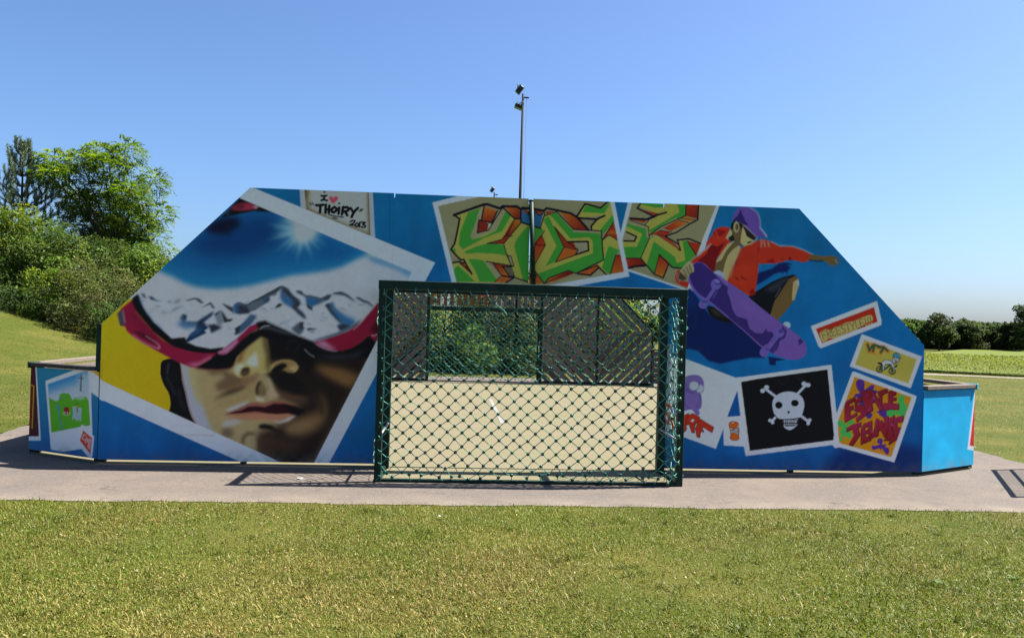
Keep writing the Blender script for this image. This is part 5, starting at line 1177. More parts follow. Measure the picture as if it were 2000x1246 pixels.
# ---------------------------------------------------------------- far end wall of slats
def clip_poly(poly2, fn):
    out = []
    for i in range(len(poly2)):
        p, q = poly2[i], poly2[(i+1) % len(poly2)]; a, b = fn(p), fn(q)
        if a >= 0: out.append(p)
        if (a >= 0) != (b >= 0):
            t = a/(a-b); out.append((p[0]+(q[0]-p[0])*t, p[1]+(q[1]-p[1])*t))
    return out
def far_wall():
    t = thing('slatted_wall', 'far end wall of dark diagonal wooden slats seen through the goal', 'wall', (0, LEN, 0))
    top = lambda x: HT if abs(x) < WT else HT-(abs(x)-WT)*(HT-HS)/(W-WT)
    mid = 1.55
    # x ranges and the side the chevron points to
    bays = [(-W+.03, -WT-.03, 1), (-WT+.03, -1.59, 1), (1.59, WT-.03, -1), (WT+.03, W-.03, 1)]
    bays[0] = (-W+.03, -WT-.03, -1)
    for xa, xb, dr in bays:
        for half in (0, 1):
            za, zb = (.10, mid-.004) if half == 0 else (mid+.004, HT)
            sl = dr if half == 0 else -dr       # slope sign of the slats: lower half rises towards the chevron's point
            k = -40
            for k in range(-30, 50):
                # slat band: c0 <= z - sl*x < c0+w (measured along z)
                c0 = k*.272+rnd.uniform(-.014, .014)+(mid-sl*(xb if dr > 0 else xa)); w = .210+rnd.uniform(-.012, .010)
                pl = [(xa, za), (xb, za), (xb, zb), (xa, zb)]
                pl = clip_poly(pl, lambda p: p[1]-sl*p[0]-c0)
                if len(pl) > 2: pl = clip_poly(pl, lambda p: c0+w-(p[1]-sl*p[0]))
                if len(pl) > 2: pl = clip_poly(pl, lambda p: HT-.03-p[1])
                if len(pl) > 2: pl = clip_poly(pl, lambda p: (HT-.05+(WT)*1.0)-(p[1]+abs(p[0])))
                if len(pl) < 3: continue
                ar = .5*abs(sum(pl[i][0]*pl[(i+1) % len(pl)][1]-pl[(i+1) % len(pl)][0]*pl[i][1] for i in range(len(pl))))
                if ar < .004: continue
                y = rnd.uniform(-.004, .004)
                cx = sum(p[0] for p in pl)/len(pl); cz = sum(p[1] for p in pl)/len(pl)
                ang = math.atan(sl)
                c, s = math.cos(-ang), math.sin(-ang)
                loc = [((p[0]-cx)*c-(p[1]-cz)*s, (p[0]-cx)*s+(p[1]-cz)*c) for p in pl]
                o = MB().prism(loc, -.014, .014).build('plank', MAT[rnd.choice(['old_wood', 'old_wood', 'old_wood_pale', 'old_wood_dark'])], t)
                o.location = (cx, y-.03, cz); o.rotation_euler = (0, -ang, 0)
    # upright boards over the goal
    n = 17
    for i in range(n):
        x = -1.46+2.92*(i+.0)/(n-1)
        z1 = HT-.05
        o = MB().bar((x, -.03, 2.10), (x, -.03, z1), .095, .024, up=(0, 1, 0), bevel=.003).build('plank', MAT['brown_wood'] if i < 9 else MAT['old_wood'], t)
    for s in (-1, 1):
        steel((s*W, .03, 0), (s*W, .03, HS), .07, .07, t); steel((s*WT, .03, 0), (s*WT, .03, HT), .07, .07, t); steel((s*1.55, .03, 0), (s*1.55, .03, HT), .08, .08, t)
        steel((s*W, .03, HS), (s*WT, .03, HT), .06, .06, t, 'rail'); steel((s*1.6, .035, .08), (s*(W-.04), .035, .08), .05, .05, t, 'rail')
    steel((-1.5, .02, 2.03), (1.5, .02, 2.03), .08, .09, t, 'crossbar'); steel((-WT, .03, HT-.03), (WT, .03, HT-.03), .06, .06, t, 'rail')
    hoop = MB(); R = .225
    hoop.tube([(R*math.cos(a), -.42+R*math.sin(a), 2.50) for a in np.linspace(0, 2*math.pi, 25)], .016, 8, cap=False)
    hoop.box((0, -.16, 2.48), (.1, .3, .03)); hoop.box((0, -.06, 2.46), (.2, .02, .2))
    hp = hoop.build('hoop', MAT['rim_red'], t); hp['label'] = 'red basketball rim above the far goal'
    return t
far_wall()

# ---------------------------------------------------------------- goals with nets
GW, GD, GH = 1.56, .80, 2.06
def ico():
    bm = bmesh.new(); bmesh.ops.create_icosphere(bm, subdivisions=1, radius=1.0)
    v = np.array([x.co[:] for x in bm.verts]); f = np.array([[w.index for w in x.verts] for x in bm.faces]); bm.free(); return v, f
ICO = ico()
def net_geometry():
    """diamond net on the back and the two sides: returns node list and edges, in goal space (back at y=-GD)"""
    r = np.random.default_rng(3); S = .142; h = S/2
    # the net is unrolled: s runs from the left wall edge round the back to the right wall edge
    total = GD*2+2*GW-.10; cols = int(round(total/h)); hs = total/cols; rows = 28; hz = 1.865/rows
    def pos(s, z):
        sag = .028*math.sin(s*2.2)*(1-z/2.1)+.03*max(0, .5-z)*math.sin(s*5.1+1)
        if s < GD: x, y = -GW-.028-.02*math.sin(z*5), -s
        elif s > total-GD: x, y = GW+.028+.018*math.sin(z*4+1), -(total-s)
        else:
            x = -GW-.03+(s-GD)*(2*GW+.06)/(total-2*GD); y = -GD-.045-sag
        return x, y, z
    nodes = {}; V = []
    for i in range(cols+1):
        for j in range(rows+1):
            if (i+j) % 2: continue
            s = i*hs; z = .055+j*hz
            if j == 0: z += .03*abs(math.sin(i*.9))
            x, y, z = pos(s, z)
            wild = .0055+(.012 if j <= 1 else 0)
            V.append((x+r.normal(0, wild), y+r.normal(0, wild*.6), z+r.normal(0, wild))); nodes[(i, j)] = len(V)-1
    E = []
    for (i, j), a in nodes.items():
        for di in (-1, 1):
            b = nodes.get((i+di, j+1))
            if b is not None: E.append((a, b))
    V = np.array(V); loops = []
    # ties to the top and bottom bars
    for (i, j), a in nodes.items():
        if j == rows:
            x, y, z = V[a]; loops.append(((x, y, z), (x+r.normal(0, .03), y*.985, GH-.07)))
        if j == 0 and r.random() < .8:
            x, y, z = V[a]; loops.append(((x, y, z), (x+r.normal(0, .03), y*.97, .03)))
    return V, E, loops
def tubes_np(segs, rad, sides=4, sagf=0.0):
    segs = np.asarray(segs, float); a, b = segs[:, 0], segs[:, 1]; mid = (a+b)/2
    d = b-a; d /= np.linalg.norm(d, axis=1, keepdims=True)+1e-9
    ref = np.where(np.abs(d[:, 2:3]) < .9, np.array([[0, 0, 1.]]), np.array([[1., 0, 0]]))
    x = np.cross(ref, d); x /= np.linalg.norm(x, axis=1, keepdims=True); y = np.cross(d, x)
    rings = []
    for p in (a, b):
        for k in range(sides):
            t = 2*math.pi*(k+.5)/sides; rings.append(p+(x*math.cos(t)+y*math.sin(t))*rad)
    v = np.stack(rings, 1).reshape(-1, 3); n = len(a); base = np.arange(n)[:, None]*2*sides
    f = np.stack([np.stack([base[:, 0]+k, base[:, 0]+(k+1) % sides, base[:, 0]+sides+(k+1) % sides, base[:, 0]+sides+k], 1) for k in range(sides)], 1).reshape(-1, 4)
    return v, f
def make_goal(loc, rotz, label):
    t = thing('goal', label, 'goal', loc, rotz, None)
    G = 'green_steel'
    for s in (-1, 1):
        steel((s*GW, -GD, 0), (s*GW, -GD, GH-.08), .07, .07, t)
        steel((s*GW, -GD+.03, GH-.045), (s*GW, -.06, GH-.045), .06, .06, t, 'side_bar')
        steel((s*GW, -GD+.03, .025), (s*GW, -.06, .025), .05, .05, t, 'ground_bar')
        MB().tube([(s*(GW-.01), -GD+.04, .47), (s*(GW-.04), -.05, .52)], .014, 8).build('brace', MAT['galvanised'], t)
    steel((-GW-.04, -GD, GH-.045), (GW+.04, -GD, GH-.045), .075, .09, t, 'crossbar')
    steel((-GW+.03, -GD, .022), (GW-.03, -GD, .022), .05, .04, t, 'ground_bar')
    for i in range(9):
        x = -1.35+i*.3375
        MB().tube([(x, -GD+.01, GH-.09), (x+.01, -GD+.01, GH-.15), (x+.035, -GD, GH-.155)], .006, 6).build('hook', MAT[G], t)
    V, E, loops = net_geometry()
    segs = [(V[a], V[b]) for a, b in E]
    r = np.random.default_rng(8)
    keep = [s for s in segs if r.random() > .004]
    # a few loose ends hanging off the net
    for x, z in [(-.42, 1.83), (-.1, 1.78), (.55, 1.9), (1.0, 1.85)]:
        p = np.array([x, -GD-.06, z])
        for k in range(4):
            q = p+np.array([r.normal(.03, .02), r.normal(-.004, .008), r.normal(-.03 if k else .02, .02)]); keep.append((p, q)); p = q
    for xs in (GW-.06,):
        for kk in range(1):
            p = np.array([xs+r.normal(0, .015), -GD+.12, 1.95])
            for k in range(12):
                q = p+np.array([r.normal(0, .012), r.normal(0, .01), -.14]); keep.append((p, q)); p = q
    side = lambda p: abs(p[0]) > GW+.004 and p[1] > -GD+.01
    back_s = [q for q in keep+loops if not (side(q[0]) and side(q[1]))]; side_s = [q for q in keep+loops if side(q[0]) and side(q[1])]
    v, f = tubes_np(back_s, .0050); v2, f2 = tubes_np(side_s, .0030); f = np.concatenate([f, f2+len(v)]); v = np.concatenate([v, v2])
    net = link('net', mesh_np('net', v, f, 4, MAT['net_cord'], smooth=True), t); net['kind'] = 'stuff'
    iv, if_ = ICO; n = len(V)
    ks = np.array([.55 if side(q) else 1.0 for q in V])[:, None, None]
    kv = (V[:, None, :]+iv[None]*np.array([.0205, .014, .0205])*ks).reshape(-1, 3); kf = (if_[None]+np.arange(n)[:, None, None]*len(iv)).reshape(-1, 3)
    kn = link('knot', mesh_np('knot', kv, kf, 3, MAT['knot_plastic'], smooth=True), net); kn['kind'] = 'stuff'
    return t
goal = make_goal((0, 0, 0), 0.0, 'near green steel goal box with a knotted net in front of the mural wall')
def copy_tree(o, parent=None):
    c = o.copy(); COL.objects.link(c); c.parent = parent
    for ch in [x for x in bpy.data.objects if x.parent == o]: copy_tree(ch, c)
    return c
g2 = copy_tree(goal); g2.location = (0, LEN, 0); g2.rotation_euler = (0, 0, math.pi); g2['label'] = 'far green netted goal box behind the slatted wall, beyond the pitch'
for o in (goal, g2): o['group'] = 'netted goals at the two ends of the pitch'

# ---------------------------------------------------------------- floodlight masts
def mast(loc, h, label, yaw):
    t = thing('floodlight_mast', label, 'floodlight', loc, yaw, 'floodlight masts')
    MB().tube([(0, 0, 0), (0, 0, h)], .066, 14, r2=.034).build('mast', MAT['pole_steel'], t)
    MB().box((.10, 0, h-.12), (.2, .045, .045), bevel=.006).build('arm', MAT['lamp_body'], t)
    for (x, z, tilt) in [(-.10, h+.12, -.95), (-.13, h-.42, .35)]:
        R = Matrix.Rotation(tilt, 3, 'Y')
        b = MB().box((0, 0, 0), (.26, .25, .12), bevel=.02)
        for k in range(5): b.box((-.11+k*.055, 0, .085), (.012, .24, .045))
        lamp = b.build('lamp', MAT['lamp_body'], t); lamp.location = (x, 0, z); lamp.rotation_euler = (0, tilt, 0)
        MB().box((0, 0, -.073), (.25, .23, .012)).build('glass', MAT['lamp_glass'], lamp)
        MB().tube([(0, -.16, -.02), (.03, -.16, .12), (.1, -.16, .16), (.1, .16, .16), (.03, .16, .12), (0, .16, -.02)], .012, 6).build('bracket', MAT['lamp_body'], lamp)
    MB().tube([(.13, 0, h-.15), (.115, .0, h*.5), (.13, 0, .3)], .005, 5).build('cable', MAT['cable_black'], t)
    return t
mast((1.2, 17.65, float(ground_z(1.2, 17.65))), 9.22, 'tall dark floodlight mast with two lamps rising behind the mural wall', 0)
mast((1.08, 34.7, float(ground_z(1.08, 34.7))), 8.66, 'farther floodlight mast whose lamp just shows over the wall', 0)

# ---------------------------------------------------------------- barrier just right of the frame (its shadow falls on the path)
def barrier():
    t = thing('barrier', 'low metal barrier whose barred shadow falls on the path at the right edge', 'barrier', (6.62, .64, 0), math.atan2(-1.13, -.62))
    L = 1.9
    for z, r in ((1.05, .028), (.68, .022), (.30, .022)): MB().tube([(0, 0, z), (L, 0, z)], r, 8).build('rail', MAT['galvanised'], t)
    for x in (.02, L-.02): MB().tube([(x, 0, 0), (x, 0, 1.07)], .026, 8).build('post', MAT['galvanised'], t)
    for i in range(20): MB().tube([(.1+i*.09, 0, .3), (.1+i*.09, 0, 1.05)], .008, 6).build('bar', MAT['galvanised'], t)
barrier()
# ---------------------------------------------------------------- vegetation
def leaf_quads(C, nrm, size, asp, r):
    """rhombic leaves at centres C with normals nrm"""
    n = len(C); nrm = nrm/(np.linalg.norm(nrm, axis=1, keepdims=True)+1e-9)
    a = r.normal(size=(n, 3)); u = np.cross(nrm, a); u /= np.linalg.norm(u, axis=1, keepdims=True)+1e-9; w = np.cross(nrm, u)
    L = (size*r.uniform(.65, 1.35, n))[:, None]; Wd = L*asp
    v = np.stack([C-u*L*.5, C+w*Wd*.5+nrm*Wd*.15, C+u*L*.5, C-w*Wd*.5+nrm*Wd*.15], 1).reshape(-1, 3)
    return v, np.arange(n*4).reshape(n, 4)

def leaf_colors(n, r, cols, sd=.22):
    cols = np.array(cols); i = r.integers(0, len(cols), n); j = r.integers(0, len(cols), n); t = r.random(n)[:, None]
    c = cols[i]*(1-t)+cols[j]*t
    return np.clip(c*np.exp(r.normal(0, sd, n))[:, None], .004, .8)

GREENS = {
    'locust': [(0.088, 0.156, 0.014), (0.136, 0.201, 0.023), (0.170, 0.223, 0.034), (0.068, 0.127, 0.014)],
    'dark': [(0.026, 0.050, 0.011), (0.040, 0.071, 0.014), (0.055, 0.085, 0.020)],
    'mid': [(0.058, 0.099, 0.016), (0.077, 0.126, 0.020), (0.108, 0.153, 0.029), (0.046, 0.076, 0.015)],
    'olive': [(0.076, 0.089, 0.025), (0.098, 0.109, 0.032), (0.058, 0.072, 0.016), (0.116, 0.115, 0.043)],
    'yellow': [(0.112, 0.164, 0.020), (0.141, 0.187, 0.026), (0.074, 0.125, 0.015)],
    'silver': [(0.100, 0.126, 0.063), (0.142, 0.162, 0.089), (0.068, 0.093, 0.038)],
    'far': [(0.028, 0.047, 0.012), (0.043, 0.065, 0.017), (0.058, 0.079, 0.023)],
    'fruit': [(0.060, 0.101, 0.013), (0.089, 0.137, 0.020), (0.163, 0.115, 0.020)],
}

def crown_points(clumps, n, r, shell=.55):
    cl = np.array([c[:3] for c in clumps]); rad = np.array([c[3:6] for c in clumps]); wgt = np.prod(rad, 1)**.72; wgt /= wgt.sum()
    k = r.choice(len(clumps), n, p=wgt); d = r.normal(size=(n, 3)); d /= np.linalg.norm(d, axis=1, keepdims=True)
    q = r.random(n)**(1/3.); q = shell+(1-shell)*q
    q = np.where(r.random(n) < .10, q*1.18, q)
    crown_points.k = k
    return cl[k]+d*rad[k]*q[:, None], d

def plant(name, label, cat, base, clumps, n, leaf, tone, group, asp=.5, trunk_h=1.0, trunk_r=.08, seed=0, limbs=5, droop=0.0, up=.75, shell=.5, sd=.22):
    r = np.random.default_rng(100+seed)
    t = thing(name, label, cat, base, 0, group)
    P, D = crown_points(clumps, n, r, shell)
    leaf = leaf*np.exp(r.normal(0, .22, n))
    P[:, 2] = np.maximum(P[:, 2], .03)
    nrm = D*.7+r.normal(size=D.shape)*.75+np.array([0, 0, up])
    if droop: P[:, 2] -= droop*r.random(len(P))*np.linalg.norm(D[:, :2], axis=1)
    v, f = leaf_quads(P, nrm, leaf, asp, r)
    per = np.exp(r.normal(0, .26, len(clumps)))[crown_points.k][:, None]*np.array([1, 1, 1.])
    warm = (1+r.normal(0, .10, len(clumps)))[crown_points.k]
    c = leaf_colors(n, r, GREENS[tone], sd)*per; c[:, 0] *= warm
    c = np.repeat(np.clip(c, .003, .6), 4, 0)
    link('crown', mesh_np('crown', v, f, 4, MAT['leaves'], c), t)
    mb = MB(); top = np.array(sorted(clumps, key=lambda q: -q[2])[0][:3])
    bend = r.normal(0, .12, 2)
    mb.tube([(0, 0, -.15), (bend[0]*.4, bend[1]*.4, trunk_h*.5), (bend[0], bend[1], trunk_h), (top[0]*.7, top[1]*.7, (trunk_h+top[2])/2+.1)], trunk_r, 8, r2=trunk_r*.3)
    for q in sorted(clumps, key=lambda q: -q[3])[:limbs]:
        e = Vector(q[:3]); s = Vector((bend[0]*.8, bend[1]*.8, trunk_h*r.uniform(.5, 1.0)))
        mp = (s+e)/2+Vector((r.normal(0, .1), r.normal(0, .1), .12*e.length*.5))
        mb.tube([s, mp, e, e+Vector((r.normal(0, .2), r.normal(0, .2), q[5]*.5))], trunk_r*.5, 6, r2=trunk_r*.1)
    mb.build('trunk', MAT['bark'], t)
    return t

def bush_clumps(w, d, h, r, n=16, z0=.1):
    out = [(0, 0, h*.42, w*.36, d*.36, h*.40), (w*.2, 0, h*.16, w*.26, d*.36, h*.16), (-w*.2, 0, h*.16, w*.26, d*.36, h*.16)]
    for i in range(n):
        a = r.uniform(0, 2*math.pi); q = r.uniform(.35, 1)**.6; z = r.uniform(.02, .96)
        k = math.sqrt(max(.08, 1-(abs(z-.36)/.66)**2))
        s = r.uniform(.13, .23)
        out.append((math.cos(a)*w*.42*q*k, math.sin(a)*d*.42*q*k, z0+z*h*.86, w*s, d*s, h*s*.75))
    return out

def pxd(x, y, D):      # a place along a view ray of the photograph, used to size things once
    d = CF+(x-1000)/FPX*CR-(y-623)/FPX*CU
    return CAM+d*D

def seat(x, D):        # ground point below a column of the photograph at depth D
    p = pxd(x, 640, D); return (float(p[0]), float(p[1]), float(ground_z(p[0], p[1])))

# --- left: pine
def pine(base, h, label):
    r = np.random.default_rng(5); t = thing('pine_tree', label, 'tree', base)
    MB().tube([(0, 0, -.1), (.03, 0, h*.5), (0, .02, h*.97)], .13, 10, r2=.018).build('trunk', MAT['bark'], t)
    segs = []; mb = MB()
    for wz in np.arange(1.0, h-.25, .47):
        f = (h-wz)/h; L = .28+3.2*f; nb = 7 if f > .3 else 6; a0 = r.uniform(0, 6.28)
        for k in range(nb):
            a = a0+k*2*math.pi/nb+r.normal(0, .15); el = .12+.42*(1-f)+r.normal(0, .07); l = L*r.uniform(.8, 1.1)
            s = np.array([0, 0, wz]); pts = [s]
            for q in (.35, .7, 1.0):
                e = el+q*.30; pts.append(s+np.array([math.cos(a)*math.cos(e)*l*q, math.sin(a)*math.cos(e)*l*q, math.sin(e)*l*q*.9]))
            mb.tube(pts, .022, 5, r2=.008)
            for (p, q) in zip(pts[:-1], pts[1:]): segs.append((p, q, l))
            # upturned shoots with needles
            for q in (.55, .8, 1.0):
                p = pts[0]*(1-q)+pts[3]*q; segs.append((p, p+np.array([r.normal(0, .06), r.normal(0, .06), r.uniform(.28, .55)]), .5))
    for k in range(5):
        p = np.array([r.normal(0, .05), r.normal(0, .05), h*.94]); segs.append((p, p+np.array([r.normal(0, .13), r.normal(0, .1), r.uniform(.45, .8)]), .5))
    mb.build('branch', MAT['bark'], t)
    n = 48000; w = np.array([np.linalg.norm(b-a) for a, b, _ in segs]); k = r.choice(len(segs), n, p=w/w.sum()); u = r.random(n)[:, None]
    A = np.array([s[0] for s in segs])[k]; B = np.array([s[1] for s in segs])[k]; ax = (B-A)/(np.linalg.norm(B-A, axis=1, keepdims=True)+1e-9)
    C = A+(B-A)*u; rad = r.normal(size=(n, 3)); rad -= ax*(rad*ax).sum(1, keepdims=True); rad /= np.linalg.norm(rad, axis=1, keepdims=True)
    dirn = ax*.8+rad*.75; dirn /= np.linalg.norm(dirn, axis=1, keepdims=True); tip = C+dirn*r.uniform(.10, .19, n)[:, None]
    side = np.cross(dirn, r.normal(size=(n, 3))); side /= np.linalg.norm(side, axis=1, keepdims=True); wd = .011
    v = np.stack([C-side*wd, C+side*wd, tip], 1).reshape(-1, 3)
    c = np.repeat(leaf_colors(n, r, [(.075, .112, .058), (.105, .142, .078), (.135, .168, .092)], .18), 3, 0)
    link('needles', mesh_np('needles', v, np.arange(n*3).reshape(n, 3), 3, MAT['needles'], c), t)
pine(seat(34, 37), 6.55, 'blue green pine with upright shoots at the far left edge')

# --- left: feathery pale tree (compound leaves in drooping sprays)
def feather_tree(base, label, puffs, h, seed, tone='locust', sprays=5200, group=None, name='feathery_tree', leaf=.13):
    r = np.random.default_rng(seed); t = thing(name, label, 'tree', base, 0, group)
    mb = MB(); mb.tube([(0, 0, -.2), (.08, .03, h*.22), (.02, -.05, h*.42), (.1, 0, h*.7)], .15, 10, r2=.05)
    for p in puffs:
        e = Vector(p[:3]); s = Vector((.04, 0, min(h*.5, e.z*.55)*r.uniform(.7, 1.0))); mp = (s+e)/2+Vector((r.normal(0, .12), r.normal(0, .12), .18))
        mb.tube([s, mp, e, e+Vector((e.x*.12, e.y*.12, p[5]*.6))], .05, 6, r2=.012)
    mb.build('trunk', MAT['bark'], t)
    P, D = crown_points(puffs, sprays, r, .35)
    out = D*np.array([1, 1, .35])+r.normal(size=D.shape)*.35+np.array([0, 0, .10]); out /= np.linalg.norm(out, axis=1, keepdims=True)
    m = 13; cs = []; ns = []
    Ls = r.uniform(.32, .6, sprays)
    base_c = leaf_colors(sprays, r, GREENS[tone], .16); cc = []
    side = np.cross(out, np.array([0, 0, 1.])); side /= np.linalg.norm(side, axis=1, keepdims=True)+1e-9; upv = np.cross(side, out)
    for k in range(m):
        q = (k//2+1)/(m//2+1); sg = (1 if k % 2 else -1) if k < m-1 else 0
        c = P+out*(Ls*q)[:, None]+side*(sg*Ls*.17*(1.1-q*.5))[:, None]; c[:, 2] -= Ls*.45*q*q
        cs.append(c); ns.append(upv+r.normal(size=c.shape)*.28); cc.append(base_c*np.exp(r.normal(0, .1, sprays))[:, None])
    C = np.concatenate(cs); N = np.concatenate(ns)
    v, f = leaf_quads(C, N, leaf, .42, r)
    link('crown', mesh_np('crown', v, f, 4, MAT['leaves'], np.repeat(np.concatenate(cc), 4, 0)), t)
    return t
S = 37.5/FPX    # metres per photo pixel at the feathery tree's depth
b0 = seat(215, 37.5); zc = lambda y: CAM[2]+(609-y)*S-b0[2]; xc = lambda x: (x-215-16)*S*1.03
puffs = [(xc(x), dy, zc(y), w*S, w*S*.8, h*S) for x, y, w, h, dy in
         [(120, 318, 36, 20, .3), (178, 322, 28, 20, -.5), (150, 352, 34, 18, -.9), (200, 298, 30, 17, .2), (258, 302, 26, 26, -.3), (236, 332, 34, 22, -.9), (298, 352, 24, 24, .2), (276, 385, 36, 24, -1.0), (212, 372, 42, 22, .6), (306, 412, 26, 22, .4),
          (268, 432, 40, 24, -.6), (310, 462, 22, 28, -.2), (240, 466, 40, 26, .9), (282, 492, 36, 26, -.5), (180, 396, 34, 20, 0), (130, 372, 26, 14, .8), (300, 525, 28, 20, .3), (228, 410, 30, 24, 1.2), (205, 445, 44, 30, 1.2), (160, 430, 38, 26, .8), (190, 490, 50, 30, 1.4), (255, 510, 46, 28, 1.0), (145, 395, 30, 20, 1.0), (110, 345, 26, 16, -.2)]]
feather_tree(b0, 'tall feathery light green tree left of the mural wall', puffs, 7.0, 77)

G1 = 'shrubs and trees on the grassy bank'
def bush_at(name, label, xpx, D, wpx, ytop, tone, seed, n=9000, leaf=.10, asp=.5, depth=1.6, zoff=0, group=G1, cat='shrub', nclump=18, sd=.22):
    r = np.random.default_rng(seed); b = seat(xpx, D); hz = 632+(xpx-1000)*.0276; h = CAM[2]+(hz-ytop)*D/FPX-b[2]; w = wpx*D/FPX
    return plant(name, label, cat, b, bush_clumps(w, depth*2, h, r, nclump), n, leaf, tone, group, asp, trunk_h=h*.35, trunk_r=.05, seed=seed, sd=sd)
bush_at('shrub', 'yellow green leafy shrub below the pine at the left edge', 18, 33.2, 200, 372, 'yellow', 1, 14000, .12, nclump=22)
bush_at('shrub', 'mid green shrub left of the feathery tree', 92, 32.9, 170, 400, 'mid', 2, 13000, .10, nclump=20)
bush_at('shrub', 'dense shrub filling the space under the feathery tree', 245, 34.6, 200, 440, 'mid', 3, 17000, .12, nclump=24)
bush_at('shrub', 'broad mid green bush at the left frame edge above the bank', 25, 32.5, 200, 462, 'mid', 4, 12000, .10, nclump=30)
bush_at('shrub', 'olive coloured bush beside the cut corner of the mural wall', 185, 31, 165, 492, 'olive', 5, 13000, .08, nclump=26)
bush_at('shrub', 'tall shrub right in front of the feathery tree trunk', 168, 33.4, 170, 440, 'mid', 11, 14000, .11, nclump=24)
bush_at('shrub', 'small green bush touching the painted wall edge', 272, 33, 120, 545, 'mid', 6, 7000, .09)
bush_at('shrub', 'yellow green bush between the two large bushes on the bank', 112, 31.5, 130, 500, 'yellow', 7, 9000, .085, nclump=22)
bush_at('shrub', 'light green bush just behind the sloping wall edge', 312, 34, 130, 470, 'yellow', 8, 8000, .11)
bush_at('shrub', 'low dark bush at the foot of the bank planting', 225, 30, 110, 585, 'dark', 9, 6000, .08)
bush_at('shrub', 'low dark bush at the left end of the bank planting', 60, 31, 170, 555, 'dark', 10, 8000, .08)

# --- shrubs behind the far end, seen through the goal
G2 = 'shrubs behind the slatted far wall'
for i, (x, D, w, yt, tone, lab) in enumerate([
    (700, 30.5, 190, 470, 'mid', 'mid green shrub far left behind the slatted wall'), (790, 29.0, 150, 470, 'olive', 'olive shrub behind the left slatted bay'),
    (880, 28.6, 150, 500, 'mid', 'mid green shrub behind the left half of the far goal'), (960, 28.8, 130, 480, 'silver', 'grey green shrub behind the middle of the far goal'),
    (1030, 28.4, 130, 505, 'olive', 'olive shrub behind the right post of the far goal'), (1105, 29.4, 140, 470, 'mid', 'mid green shrub behind the chevron slats'),
    (1180, 30.0, 120, 520, 'yellow', 'yellow green shrub behind the last slatted bay'), (905, 32, 260, 440, 'dark', 'tall dark shrub behind the others on the left of the far goal'), (1060, 32, 250, 440, 'dark', 'tall dark shrub behind the others on the right of the far goal'),
    (830, 27.6, 110, 640, 'dark', 'low dark bush at the foot of the shrubs left in the far goal'), (930, 27.4, 120, 625, 'mid', 'low mid green bush in the middle of the far goal'), (1010, 27.7, 110, 640, 'dark', 'low dark bush at the foot of the shrubs right in the far goal')]):
    bush_at('shrub', lab, x, D, w, yt, tone, 30+i, 12000 if i < 12 else 5000, .085, group=G2, nclump=24)
bush_at('broadleaf_tree', 'broad leaved tree with orange tinged leaves right of the far slatted wall', 1212, 33, 130, 470, 'fruit', 60, 9000, .13, .6, group=None, cat='tree', nclump=22)

# --- far tree line on the right
G3 = 'trees along the far edge of the crop field'
def far_tree(xpx, D, wpx, ytop, tone, seed, label):
    r = np.random.default_rng(seed); b = seat(xpx, D); hz = 632+(xpx-1000)*.0276; h = CAM[2]+(hz-ytop)*D/FPX-b[2]; w = wpx*D/FPX
    cl = [(0, 0, h*.55, w*.36, w*.34, h*.36)]
    for i in range(26):
        a = r.uniform(0, 6.28); z = r.uniform(.15, .95); k = math.sqrt(max(.08, 1-(abs(z-.5)/.55)**2))*r.uniform(.5, 1)
        s = r.uniform(.08, .22); cl.append((math.cos(a)*w*.44*k, math.sin(a)*w*.44*k, z*h*.93, w*s, w*s, w*s*.7))
    plant('field_tree', label, 'tree', b, cl, 6500, .46, tone, G3, .6, trunk_h=h*.35, trunk_r=.22, seed=seed, limbs=4, sd=.2)
labs = [(1725, 178, 80, 628, 'far'), (1768, 182, 66, 622, 'mid'), (1835, 172, 72, 606, 'far'), (1802, 186, 60, 632, 'far'), (1897, 176, 66, 620, 'far'), (1868, 184, 56, 640, 'far'), (1945, 180, 62, 634, 'far'), (1978, 174, 50, 628, 'far'), (2010, 168, 78, 592, 'far'), (1670, 190, 80, 640, 'far'), (1262, 150, 60, 606, 'mid'), (1305, 165, 70, 612, 'mid')]
words = ['pale rounded far tree just left of the field edge', 'bright green far tree beside the wall slope', 'tallest dark far tree with a domed crown over the field', 'low far tree left of the domed one', 'second domed dark far tree right of the tallest', 'low dark far tree between the two domed ones', 'dark far tree near the right frame edge', 'narrow dark far tree beside the tall one at the frame edge', 'tall far tree cut by the right frame edge', 'far tree mostly behind the wall slope', 'pale far tree seen through the goal beside its right post', 'pale far tree behind the right goal post']
for i, ((x, D, w, yt, tone), lab) in enumerate(zip(labs, words)): far_tree(x, D, w, yt, tone, 200+i, lab)
def far_belt():      # undergrowth closing the wood's foot
    r = np.random.default_rng(9); n = 20000
    px = r.uniform(1560, 2260, n); D = r.uniform(183, 200, n); C = np.array([pxd(x, 640, d) for x, d in zip(px, D)])
    C[:, 2] = ground_z(C[:, 0], C[:, 1])+r.random(n)**1.1*6.4
    v, f = leaf_quads(C, r.normal(size=(n, 3))+np.array([0, 0, .3]), 1.0, .6, r)
    o = link('far_undergrowth', mesh_np('far_undergrowth', v, f, 4, MAT['leaves'], np.repeat(leaf_colors(n, r, GREENS['far'], .2), 4, 0)))
    tag(o, 'dark undergrowth along the foot of the far wood', 'undergrowth', kind='stuff')
far_belt()

